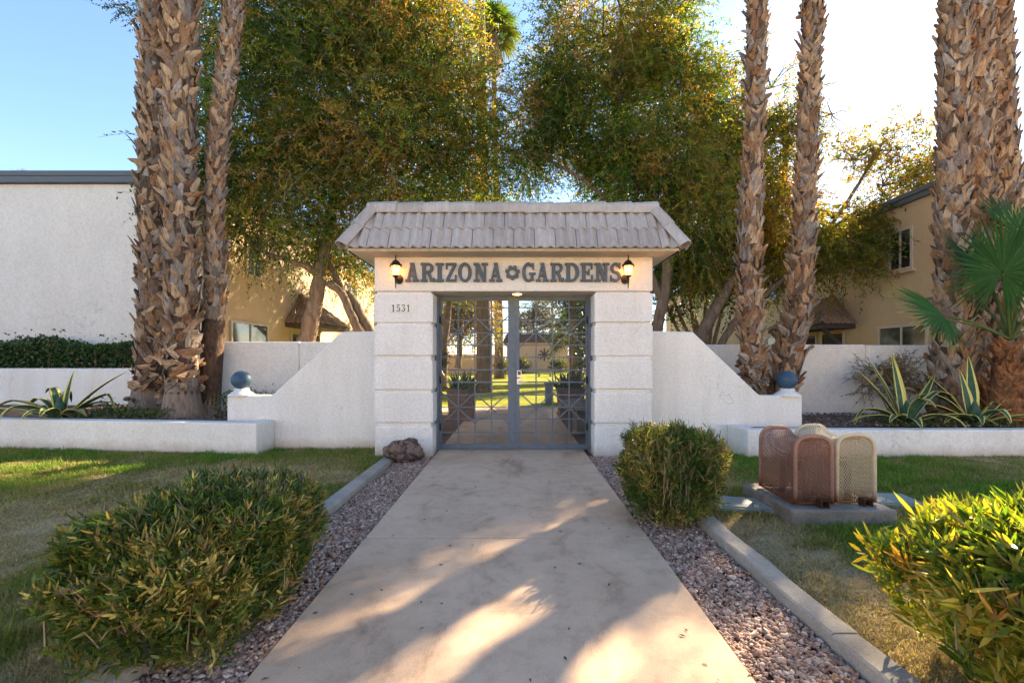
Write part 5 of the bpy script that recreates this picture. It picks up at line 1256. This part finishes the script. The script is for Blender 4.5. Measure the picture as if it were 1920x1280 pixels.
frond(W(1852, 520, 6.9), (-.75, .1, .8), (.5, -.8, .3), 1.02, 110, 22, (.025, .08, .022), .05)
frond(W(1838, 500, 7.0), (-.1, .3, 1), (0, -1, .2), .95, 70, 14, (.03, .09, .028), .02)
frond(W(1935, 470, 6.5), (-.2, 0, 1), (-.3, -1, .2), .75, 120, 20, (.05, .12, .03), .1, GYL)
frond(W(1960, 560, 6.4), (.6, -.4, .3), (-.3, -1, .6), .9, 200, 30, G2, .3)
frond(W(1945, 620, 7.1), (.9, .2, .1), (0, -.5, 1), .9, 160, 26, G2, .5)
frond(W(1830, 560, 7.2), (-.7, .7, .2), (0, -.3, 1), .8, 140, 22, (.02, .06, .03), .4)
frond(W(1900, 430, 7.1), (.3, .5, 1), (0, -1, .3), .9, 120, 22, (.03, .09, .03), .1)

# ------------------------------------------------------------------ agaves (each leaf its own part)
def agave_leaf(root, base, az, el0, bend, L, w, kink=0.0, seed=0):
    rr = random.Random(seed); n = 14; mb = MB(); p = Vector(base); el = el0; a = az
    pts = []
    for i in range(n+1):
        t = i/n; pts.append((p.copy(), el, a, t)); el -= bend/n*(.35+1.3*t)+(kink if abs(t-.62) < .04 else 0); a += rr.uniform(-.02, .02)
        p = p+Vector((math.cos(el)*math.cos(a), math.cos(el)*math.sin(a), math.sin(el)))*(L/n)
        if p.z < base[2]-.02 and el < 0: p.z = base[2]-.02+rr.uniform(0, .01)
    for (q, e, a_, t) in pts:
        hw = w*1.02*(.62+.55*math.sin(min(1, t*1.35)*math.pi*.62))*(1-max(0, t-.45)/.55)**.75+.002
        sd = Vector((-math.sin(a_), math.cos(a_), 0)); up = Vector((-math.sin(e)*math.cos(a_), -math.sin(e)*math.sin(a_), math.cos(e)))
        tw = .15*math.sin(t*3+seed); sd = (sd+up*tw).normalized()
        for u, h in ((-1, .36), (-.58, .18), (0, 0), (.58, .18), (1, .36)): mb.v.append(tuple(q+sd*hw*u+up*hw*h))
        for u, h in ((-.9, .30), (0, -.14*(1-t)-.03), (.9, .30)): mb.v.append(tuple(q+sd*hw*u+up*(hw*h-.004)))
    for i in range(n):
        b, c = i*8, i*8+8
        for k in range(4): mb.face((b+k, b+k+1, c+k+1, c+k), 1 if k in (0, 3) else 0)
        mb.face((b+5, c+5, c+6, b+6), 0); mb.face((b+6, c+6, c+7, b+7), 0)
        mb.face((b, c, c+5, b+5), 1); mb.face((b+4, b+7, c+7, c+4), 1)
    part('leaf', mb, [AGREEN, AYELLOW], root, smooth=True)
def agave(px, py, Y, z, label, leaves, seed):
    c = W(px, py, Y); root = thing('agave', label, 'agave', (c.x, Y, z))
    for i, (az, el, bd, L, w, kk) in enumerate(leaves):
        a = R(az); agave_leaf(root, (c.x+.06*math.cos(a), Y+.06*math.sin(a), z), a, R(el), R(bd), L*1.12, w, kk, seed*50+i)
    part('heart', MB().lathe([(.09, -.05), (.10, .05), (.06, .2), (.01, .34)], (c.x, Y, z), 8), AGREEN, root, smooth=True)
#  az: 0 = right, 90 = away, 180 = left, 270 = towards camera
agave(112, 760, 6.85, .38, 'variegated agave with drooping striped leaves in the left planter', [
    (80, 84, 10, .66, .045, 0), (20, 50, 18, .95, .05, 0), (15, 42, 40, .92, .06, 1.5), (150, 78, 60, .72, .055, .9), (120, 80, 120, .70, .05, .6), (185, 14, 10, 1.05, .055, 0),
    (200, 52, 95, .8, .055, .3), (240, 55, 130, .70, .065, .3), (300, 40, 75, .65, .07, 0), (330, 26, 50, .88, .055, 0), (270, 50, 110, .5, .06, 0), (60, 45, 90, .7, .05, 0), (165, 60, 120, .75, .055, .2)], 1)
agave(1700, 800, 6.45, .36, 'upright striped agave beside the twiggy shrub, nearer the gateway', [
    (95, 82, 5, .92, .065, 0), (70, 72, 8, .98, .06, 0), (120, 70, 10, .90, .06, 0), (145, 62, 15, .85, .06, 0), (25, 38, -8, .98, .06, 0), (10, 55, 60, .95, .055, .5), (178, 40, 95, .85, .06, .6), (190, 22, 45, .82, .055, 0),
    (215, 38, 80, .6, .06, 0), (265, 75, 70, .62, .065, .8), (300, 45, 110, .6, .06, 0), (345, 25, 60, .95, .055, 0), (240, 30, 70, .6, .06, 0)], 2)
agave(1828, 800, 6.5, .36, 'striped agave with long arching leaves at the foot of the right palms', [
    (90, 80, 6, .72, .07, 0), (50, 68, 0, .95, .065, 0), (140, 62, 15, .8, .06, 0), (15, 34, 10, 1.05, .065, 0), (5, 32, 70, .85, .06, .6), (175, 35, 50, .9, .055, 0), (160, 60, 90, .9, .05, .4), (200, 30, 70, .6, .06, 0),
    (265, 60, 110, .55, .065, .5), (320, 28, 50, .75, .05, 0), (340, 18, 20, .6, .05, 0), (230, 40, 90, .55, .06, 0)], 3)

# ------------------------------------------------------------------ oleander bushes
def bush(name, label, c, rad, h, n_shoot, seed, pal, palw, leafL=.095, leafW=.019, boxy=3.0, bare=0.05, stems=30, zlow=0.08, cat='bush', top_flat=.8):
    """clipped bush: shoots with whorled leaves through the outer volume"""
    r = np.random.default_rng(seed); root = thing(name, label, cat, (c[0], c[1], 0))
    u = norm(r.normal(size=(n_shoot, 3))); u[:, 2] = np.abs(u[:, 2])*np.where(r.random(n_shoot) < .8, 1, -.9)
    k = (np.abs(u[:, 0])**boxy+np.abs(u[:, 1])**boxy+np.abs(u[:, 2])**boxy)**(-1/boxy)
    rd = (1-.45*r.random(n_shoot)**1.7)*(1+(vnoise(u*3+seed, 1.4)-.5)*.42)
    P = u*(k*rd)[:, None]*np.array([rad[0], rad[1], h*.5])+np.array([c[0], c[1], h*.5])
    P[:, 2] = np.maximum(P[:, 2], zlow*r.random(n_shoot)+.02)
    d = norm(np.stack([u[:, 0]*.55, u[:, 1]*.55, .75+0*u[:, 0]], 1)+r.normal(0, .28, (n_shoot, 3)))
    per = 9; s = (np.arange(per)+r.random((n_shoot, per)))/per; sl = r.uniform(.07, .17, n_shoot)
    Q = (P[:, None]+d[:, None]*((s-.6)*sl[:, None])[..., None]).reshape(-1, 3); D0 = np.repeat(d, per, 0); N = len(Q)
    az = r.normal(size=(N, 3)); az = norm(az-D0*(az*D0).sum(1, keepdims=True)); op = r.uniform(.3, 1.0, N)[:, None]
    V, F = long_leaf(Q, D0*(1.15-op*.6)+az*op, leafL*r.uniform(.4, 1.35, N), leafW*r.uniform(.65, 1.3, N), r, .20)
    pal = np.array(pal); cw = np.cumsum(palw); q_ = np.clip(.62*(vnoise(P+seed, 4.2)-.5)*1.1+.5+(r.random(n_shoot)-.5)*.98, 0, .999); idx = np.minimum(np.searchsorted(cw, q_), len(pal)-1)
    C = np.repeat(np.repeat(pal[idx], per, 0)*r.uniform(.6, 1.4, (N, 1)), 6, 0)
    o = link('foliage', np_mesh('foliage', V-np.array(root.location), F, C), HEDGELEAF, root); o['kind'] = 'stuff'
    st = MB(); rr = random.Random(seed)
    for i in range(stems):
        a = rr.uniform(0, 6.28); q = rr.random()**.5
        b = Vector((c[0]+math.cos(a)*rad[0]*.45*q, c[1]+math.sin(a)*rad[1]*.45*q, -.03)); e = Vector((c[0]+math.cos(a)*rad[0]*.8*q, c[1]+math.sin(a)*rad[1]*.8*q, h*rr.uniform(.8, 1.04)))
        m_ = (b+e)/2+Vector((rr.uniform(-.05, .05), rr.uniform(-.05, .05), 0)); st.tube([b, m_, e], [.008, .006, .003], 5, caps=False)
    for i in np.where(r.random(n_shoot) < bare)[0]:
        p = Vector(P[i]); dv = Vector(d[i])+Vector((rr.uniform(-.3, .3), rr.uniform(-.3, .3), .2)); k_ = rr.uniform(.5, 1.2)
        if p.z < h*.45: continue
        jv = Vector((rr.uniform(-.03, .03), rr.uniform(-.03, .03), 0)); st.tube([p-dv*.16*k_, p+jv*.5, p+dv*.09*k_+jv], [.004, .0028, .0013], 4, caps=False)
        for _q in range(2): st.tube([p+jv*.5, p+dv*.05*k_+Vector((rr.uniform(-.05, .05), rr.uniform(-.05, .05), rr.uniform(.0, .04)))], [.0022, .001], 3, caps=False)
    part('twigs', st, TWIGM, root, smooth=True, kind='stuff')
    return root
PB = [(.04,.085,.02), (.07,.125,.026), (.13,.175,.034), (.23,.20,.05), (.38,.25,.10), (.46,.39,.14)]
bush('oleander_bush', 'wide clipped oleander bush on the dry lawn, lower left', (-1.53, 2.25), (.37, .53), .61, 9800, 81, PB, [.25, .30, .24, .11, .04, .06], .052, .0098, 3.6, .08, 60)
bush('oleander_bush', 'rounded clipped bush beside the gravel near the right pillar', (1.265, 3.62), (.355, .36), .70, 5600, 82, PB, [.22, .28, .22, .14, .06, .08], .050, .0085, 3.2, .10, 70)
bush('oleander_bush', 'sunlit yellow green bush filling the lower right corner', (2.50, 1.58), (.84, .50), .67, 5800, 83, [(.07,.14,.02), (.14,.21,.026), (.23,.27,.034), (.34,.30,.045), (.42,.24,.06), (.52,.42,.09)], [.16, .26, .26, .17, .07, .08], .085, .0155, 3.4, .08, 70)  # leaf palette brightened and yellowed to paint sunlight into this bush

def hedge_box(name, label, x0, x1, y0, y1, z0, z1, n, seed, pal, palw, L=.05, w=.03, cat='hedge', wild=.1, flowers=0):
    r = np.random.default_rng(seed); root = thing(name, label, cat, ((x0+x1)/2, (y0+y1)/2, z0))
    P = np.stack([r.uniform(x0, x1, n), r.uniform(y0, y1, n), z0+(z1-z0)*r.random(n)**.6], 1)
    P[:, 2] += (vnoise(P, 2.2)-.5)*wild*2*(P[:, 2]-z0)/(z1-z0)+(r.random(n) < .03)*r.random(n)*wild*1.4
    V, F = leaf_verts(P, r.normal(size=(n, 3))+np.array([0, -.4, .5]), L*r.uniform(.6, 1.4, n), w*r.uniform(.7, 1.3, n), r)
    pal = np.array(pal); C = pal[r.choice(len(pal), n, p=palw)]*r.uniform(.6, 1.4, (n, 1))
    o = link('foliage', np_mesh('foliage', V-np.array(root.location), F, np.repeat(C, 4, 0)), GLOSSLEAF, root); o['kind'] = 'stuff'
    st = MB(); rr = random.Random(seed)
    for i in range(int((x1-x0)*9)):
        x, y = rr.uniform(x0, x1), rr.uniform(y0, y1); st.tube([(x, y, z0-.02), (x+rr.uniform(-.1, .1), y, (z0+z1)/2), (x+rr.uniform(-.2, .2), y+rr.uniform(-.1, .1), z1+rr.uniform(-.1, wild))], [.007, .005, .002], 4, caps=False)
    part('twigs', st, TWIGM, root, smooth=True, kind='stuff')
PG = [(.018,.05,.012), (.035,.085,.018), (.06,.12,.02), (.12,.11,.03), (.30,.16,.08)]
hedge_box('lantana_hedge', 'long green lantana hedge on the upper planter below the blank wall', -13.5, -8.35, 9.3, 10.1, 1.05, 1.66, 16000, 91, PG, [.25, .38, .27, .08, .02], .06, .038, wild=.2)
hedge_box('lantana_hedge', 'thin end of the green hedge next to the shaggy palms', -8.35, -7.95, 9.32, 9.9, 1.05, 1.5, 700, 92, PG, [.25, .38, .25, .08, .04], .055, .035, wild=.25)
hedge_box('ground_cover', 'straggly green ground cover at the foot of the left agave', -6.9, -5.3, 6.6, 7.35, .36, .50, 1900, 93, PG, [.15, .25, .25, .33, .02], .04, .026, 'ground cover', .12)
hedge_box('ground_cover', 'small leafy plant behind the left blue ball', -4.75, -3.75, 6.85, 7.6, .36, .74, 1500, 94, PG, [.2, .3, .25, .23, .02], .045, .028, 'ground cover', .12)
hedge_box('ground_cover', 'leaf litter and weeds at the foot of the two right agaves', 5.3, 7.4, 6.3, 6.75, .33, .40, 900, 95, PG, [.1, .2, .2, .45, .05], .05, .025, 'ground cover', .05)

# twiggy shrub on the right
make_tree('twiggy_shrub', 'sparse twiggy grey green shrub in front of the right perimeter wall', [
    ([W(1668, 775, 7.45), W(1664, 720, 7.45), W(1655, 680, 7.45)], .018, .006), ([W(1670, 775, 7.45), W(1690, 720, 7.4), W(1715, 685, 7.4)], .016, .005), ([W(1666, 770, 7.45), W(1645, 735, 7.4), W(1610, 715, 7.4)], .014, .004)],
    [B(1655, 700, 32, 26, 7.45, .28), B(1695, 705, 36, 32, 7.4, .28), B(1620, 722, 24, 16, 7.4, .2), B(1720, 735, 22, 18, 7.4, .2)],
    dict(n_twigs=300, per=9, tlen=.22, leafL=.045, leafW=.013, pal=[(.06,.075,.03), (.10,.11,.04), (.16,.13,.06), (.13,.10,.05)], seed=97, droop=.2, gap=.3, shell=.2), LEAFM, None, .9, 8, TWIGM, cat='shrub')

# ------------------------------------------------------------------ clay planters with spiky plants inside the gate
def pot_plant(x, y, w, h, lab1, lab2, seed):
    root = thing('clay_planter', lab1, 'planter', (x, y, -.03)); mb = MB(); a, t = w/2, .04
    pr = [(a*.86, -.03), (a, h-.08), (a*1.06, h-.08), (a*1.06, h), (a*.94, h), (a*.9, h-.1)]
    def sq(r_, z): return [(x-r_, y-r_, z), (x+r_, y-r_, z), (x+r_, y+r_, z), (x-r_, y+r_, z)]
    for r_, z in pr: mb.v += sq(r_, z)
    for i in range(len(pr)-1):
        for k in range(4): mb.face((i*4+k, i*4+(k+1) % 4, i*4+4+(k+1) % 4, i*4+4+k))
    mb.face((3, 2, 1, 0)); b_ = (len(pr)-1)*4; mb.face((b_, b_+1, b_+2, b_+3))
    part('pot', mb, TERRA, root)
    r = np.random.default_rng(seed); n = 170; root2 = thing('spiky_plant', lab2, 'plant', (x, y, h-.1))
    az = r.uniform(0, 6.28, n); el = r.uniform(.25, 1.45, n); D = np.stack([np.cos(az)*np.cos(el), np.sin(az)*np.cos(el), np.sin(el)], 1)
    P = np.stack([x+r.normal(0, w*.2, n), y+r.normal(0, w*.2, n), np.full(n, h-.08)], 1)
    V, F = long_leaf(P, D, r.uniform(.3, .6, n), np.full(n, .035), r, .12); C = np.array([.03, .07, .03])*r.uniform(.6, 1.6, (n, 1))
    link('leaves', np_mesh('leaves', V-np.array(root2.location), F, np.repeat(C, 6, 0)), GLOSSLEAF, root2)['kind'] = 'stuff'
pot_plant(-1.16, 9.55, .56, .68, 'tall clay planter box behind the left gate leaf', 'dark spiky plant growing in the left clay planter', 5)
pot_plant(1.20, 9.75, .56, .68, 'tall clay planter box behind the right gate leaf', 'dark spiky plant growing in the right clay planter', 6)

# ------------------------------------------------------------------ backflow cages on their pad
pad = solid('concrete_pad', MB().box(2.20, 3.04, 3.52, 4.30, -.08, .10), GREYCONC, 'rough grey concrete pad under the two wire cages', 'concrete pad', bevel=.018)
def cage(x0, x1, y0, y1, zt, col, rust, label, seed):
    root = thing('wire_cage', label, 'cage', ((x0+x1)/2, (y0+y1)/2, .1)); w = x1-x0; zb = .12; r_ = w*.48
    M_ = mat('cage_paint_%d' % seed, col, .55, .35); t = NT(M_); g = t.new('ShaderNodeNewGeometry'); sx = t.new('ShaderNodeSeparateXYZ'); t.l.new(g.outputs['Position'], sx.inputs[0])
    nz = t.noise(t.coord('World'), 22, 5, .7); ma = t.new('ShaderNodeMath', operation='MULTIPLY_ADD'); t.l.new(nz, ma.inputs[0]); ma.inputs[1].default_value = -.16; t.l.new(sx.outputs['Z'], ma.inputs[2])
    mr = t.new('ShaderNodeMapRange'); t.l.new(ma.outputs[0], mr.inputs[0]); mr.inputs[1].default_value = .06; mr.inputs[2].default_value = .16; mr.inputs[3].default_value = 1; mr.inputs[4].default_value = 0
    t.base(t.mix(mr.outputs[0], t.ramp(nz, [(.3, tuple(c*.85 for c in col)), (.7, tuple(min(1, c*1.08) for c in col))]), rust))
    def arch(n=26):
        out = []; cx_ = (x0+x1)/2; zc = zt-r_; hw = w/2
        for i in range(8): out.append((x0, zb+(zc-zb)*i/8))
        for i in range(n+1):
            a = math.pi*(1-i/n); ca, sa = math.cos(a), math.sin(a); out.append((cx_+hw*math.copysign(abs(ca)**.72, ca), zc+r_*abs(sa)**.72))
        for i in range(1, 9): out.append((x1, zc+(zb-zc)*i/8))
        return out
    A = arch()
    for y in (y0, y1): part('end_hoop', MB().tube([(x, y, z) for x, z in A], .017, 8), M_, root, smooth=True)
    for x in (x0, x1): part('base_bar', MB().tube([(x, y0, zb+.006), (x, y1, zb+.006)], .010, 6), M_, root, smooth=True)
    for y in (y0, y1): part('base_bar', MB().tube([(x0, y, zb+.004), (x1, y, zb+.004)], .009, 6), M_, root, smooth=True)
    # wrap mesh (saddle between the hoops) and end panels
    seg = np.array(A); dl_ = np.concatenate([[0], np.cumsum(np.linalg.norm(np.diff(seg, axis=0), axis=1))]); per = dl_[-1]
    def surf(sy, s):                                  # sy along depth 0..1, s along perimeter
        x = np.interp(s, dl_, seg[:, 0]); z = np.interp(s, dl_, seg[:, 1]); f = 1-.11*np.sin(np.pi*sy)*np.clip((z-zb)/(zt-zb), 0, 1)
        f2 = 1-.05*np.sin(np.pi*sy)*np.clip((z-zb)/(zt-zb), 0, 1)
        return np.stack([(x-(x0+x1)/2)*f2+(x0+x1)/2, y0+(y1-y0)*sy, zb+(z-zb)*f], 1)
    a, b = expanded_mesh(0, 1, 0, per, .034/(y1-y0), .020, 0)
    A3, B3 = surf(a[:, 0], a[:, 1]), surf(b[:, 0], b[:, 1]); ctr = np.array([(x0+x1)/2, 0, zt-r_]); nn = (A3-ctr); nn[:, 1] = 0; nn = norm(nn)
    V1, F1 = strands(A3, B3, nn, .0046)
    Vs, Fs = [V1], [F1]; off = len(V1)
    for y in (y0, y1):
        a, b = expanded_mesh(x0, x1, zb, zt, .020, .034, 0)
        zlim = lambda x: np.interp(x, seg[7:-7, 0], seg[7:-7, 1]); k = (np.maximum(a[:, 1], b[:, 1]) < zlim((a[:, 0]+b[:, 0])/2)); a, b = a[k], b[k]
        A3 = np.stack([a[:, 0], np.full(len(a), y), a[:, 1]], 1); B3 = np.stack([b[:, 0], np.full(len(b), y), b[:, 1]], 1)
        V1, F1 = strands(A3, B3, np.tile([0., 1., 0.], (len(a), 1)), .0042); Vs.append(V1); Fs.append(F1+off); off += len(V1)
    o = link('wire_mesh', np_mesh('wire_mesh', np.concatenate(Vs)-np.array(root.location), np.concatenate(Fs)), M_, root); o['kind'] = 'stuff'
    xl = x1-.10; part('lock_bracket', MB().box(xl-.035, xl-.028, y0-.07, y0+.0, .102, .165).box(xl+.028, xl+.035, y0-.07, y0, .102, .165).box(xl-.0279, xl+.0279, y0-.07, y0, .158, .165), mat('rusty_iron_%d' % seed, (.07, .035, .02), .8, .2), root)
    # pipework inside
    cx_ = (x0+x1)/2; pv = thing('backflow_valve', 'brass and iron valve pipework inside the %s' % ('pinkish wire cage' if seed == 1 else 'cream wire cage'), 'valve', (cx_, (y0+y1)/2, .1)); BR = mat('old_brass_%d' % seed, (.20, .14, .08), .45, .4, .5)
    part('pipe', MB().tube([(cx_, y0+.09, .1), (cx_, y0+.09, .36), (cx_, y0+.12, .40), (cx_, y1-.12, .40), (cx_, y1-.09, .36), (cx_, y1-.09, .1)], .028, 10), BR, pv, smooth=True)
    part('valve_body', MB().lathe([(.03, .33), (.06, .36), (.065, .42), (.05, .47), (.02, .49)], (cx_, (y0+y1)/2, 0), 12), BR, pv, smooth=True)
    for yy in (y0+.16, y1-.16): part('handle', MB().box(cx_-.05, cx_+.05, yy-.01, yy+.01, .45, .46), BLACKM, pv); 
cage(2.285, 2.585, 3.62, 4.13, .668, (.36, .185, .13), (.15, .045, .016), 'pinkish brown arched wire cage, left of the pair on the pad', 1)
cage(2.655, 2.965, 3.66, 4.20, .675, (.62, .50, .33), (.26, .10, .03), 'cream arched wire cage, right of the pair on the pad', 2)
LID = mat('grey_green_lid', (.27, .31, .29), .7, .3)
def lid(x, y, rz, label):
    root = thing('valve_box_lid', label, 'valve cover', (x, y, 0)); root.rotation_euler = (0, 0, rz)
    for nm, h in (('rim', .0), ('cover', .006)):
        k = .30 if nm == 'rim' else .275; q = .17 if nm == 'rim' else .148
        mb = MB().box(-k, k, -q, q, -.03 if nm == 'rim' else .0121, .012 if nm == 'rim' else .022)
        link(nm, mb.mesh(nm, bevel=.004), LID, root)
lid(2.0, 3.98, R(-12), 'grey green valve box lid in the grass next to the round bush')
lid(3.38, 4.10, R(-6), 'grey green valve box lid in the grass right of the cream cage')

# ------------------------------------------------------------------ rock by the pillar
# dry fallen leaves on lawns, gravel and beds
r_ = np.random.default_rng(88); n_ = 1500
x_ = np.concatenate([r_.uniform(-7, -1.15, 750), r_.uniform(1.0, 6.5, 500), r_.uniform(-6, -3.8, 125), r_.uniform(4.5, 7.5, 125)])
y_ = np.concatenate([1.5+5*r_.random(750)**1.4, 1.5+4.3*r_.random(500)**1.4, r_.uniform(6.7, 7.8, 125), r_.uniform(6.3, 7.6, 125)])
z_ = np.concatenate([np.full(1250, .008), np.full(125, .40), np.full(125, .345)])
d_ = r_.normal(size=(n_, 3)); d_[:, 2] *= .25
V_, F_ = leaf_verts(np.stack([x_, y_, z_], 1), d_, r_.uniform(.02, .055, n_), r_.uniform(.006, .018, n_), r_)
V_[:, 2] = np.maximum(V_[:, 2], np.repeat(z_, 4)-.004)
c_ = np.array([(.34,.22,.11), (.24,.15,.08), (.42,.33,.20), (.17,.11,.07)])[r_.integers(0, 4, n_)]
o = link('fallen_leaves', np_mesh('fallen_leaves', V_, F_, np.repeat(c_, 4, 0)), GRASSM); tag(o, 'dry fallen leaves scattered over lawns and gravel', 'leaves', None, 'stuff')

bm = bmesh.new(); bmesh.ops.create_icosphere(bm, subdivisions=4, radius=1)
for v in bm.verts:
    q = v.co.copy(); f = 1+.28*(mnoise.noise(q*1.3+Vector((4, 2, 7))))+.16*mnoise.noise(q*3.1)+.07*mnoise.noise(q*7.5)+.03*mnoise.noise(q*16)
    v.co = Vector((q.x*.235*f, q.y*.18*f, q.z*.19*f*(1.0 if q.z > 0 else .6)))
me = bpy.data.meshes.new('rock'); bm.to_mesh(me); bm.free()
rk = link('lava_rock', me, ROCKM, None, (-1.45, 5.72, .085)); rk.rotation_euler = (0, .15, .5); tag(rk, 'dark reddish lava rock against the foot of the left pillar', 'rock')
t = NT(ROCKM); v_ = t.coord('Object'); n_ = t.noise(v_, 9, 6, .75, .6)
t.base(t.ramp(n_, [(.3, (.03, .027, .028)), (.45, (.09, .065, .06)), (.57, (.27, .19, .15)), (.68, (.07, .055, .055))])); t.normal(t.bump(n_, 1.0, .03))

# ------------------------------------------------------------------ litter on the ground
rr = random.Random(44); mb = MB()
for i in range(70):
    x, y = rr.uniform(-1.05, .93), 1.6+4.4*rr.random()**1.2; a = rr.uniform(0, 6.28); L = rr.uniform(.006, .02); w = L*.35; b = len(mb.v)
    mb.v += [(x-L*math.cos(a), y-L*math.sin(a), .003), (x+w*math.sin(a), y-w*math.cos(a), .006), (x+L*math.cos(a), y+L*math.sin(a), .004), (x-w*math.sin(a), y+w*math.cos(a), .007)]; mb.face((b, b+1, b+2, b+3))
solid('leaf_litter', mb, mat('dry_leaf', (.10, .07, .045), .9, .1), 'tiny dry leaves scattered on the concrete path', 'leaves', kind='stuff')
rr = random.Random(45)
n_ = 2600; X_ = RNG.uniform(-7.6, -3.75, n_); Y_ = 6.1+(-3.575-X_)*.1114+.24+RNG.random(n_)*2.0
pebbles('gravel', n_, np.stack([X_, Y_], 1), .375, .013, 12, 'loose brown gravel in the left planter bed', [(.24,.17,.14),(.30,.22,.19),(.18,.125,.105)])
X_ = RNG.uniform(4.3, 9, n_); Y_ = RNG.uniform(6.3, 7.85, n_)
pebbles('gravel', n_, np.stack([X_, Y_], 1), .345, .013, 13, 'loose brown gravel in the right planter bed', [(.24,.17,.14),(.30,.22,.19),(.18,.125,.105)])
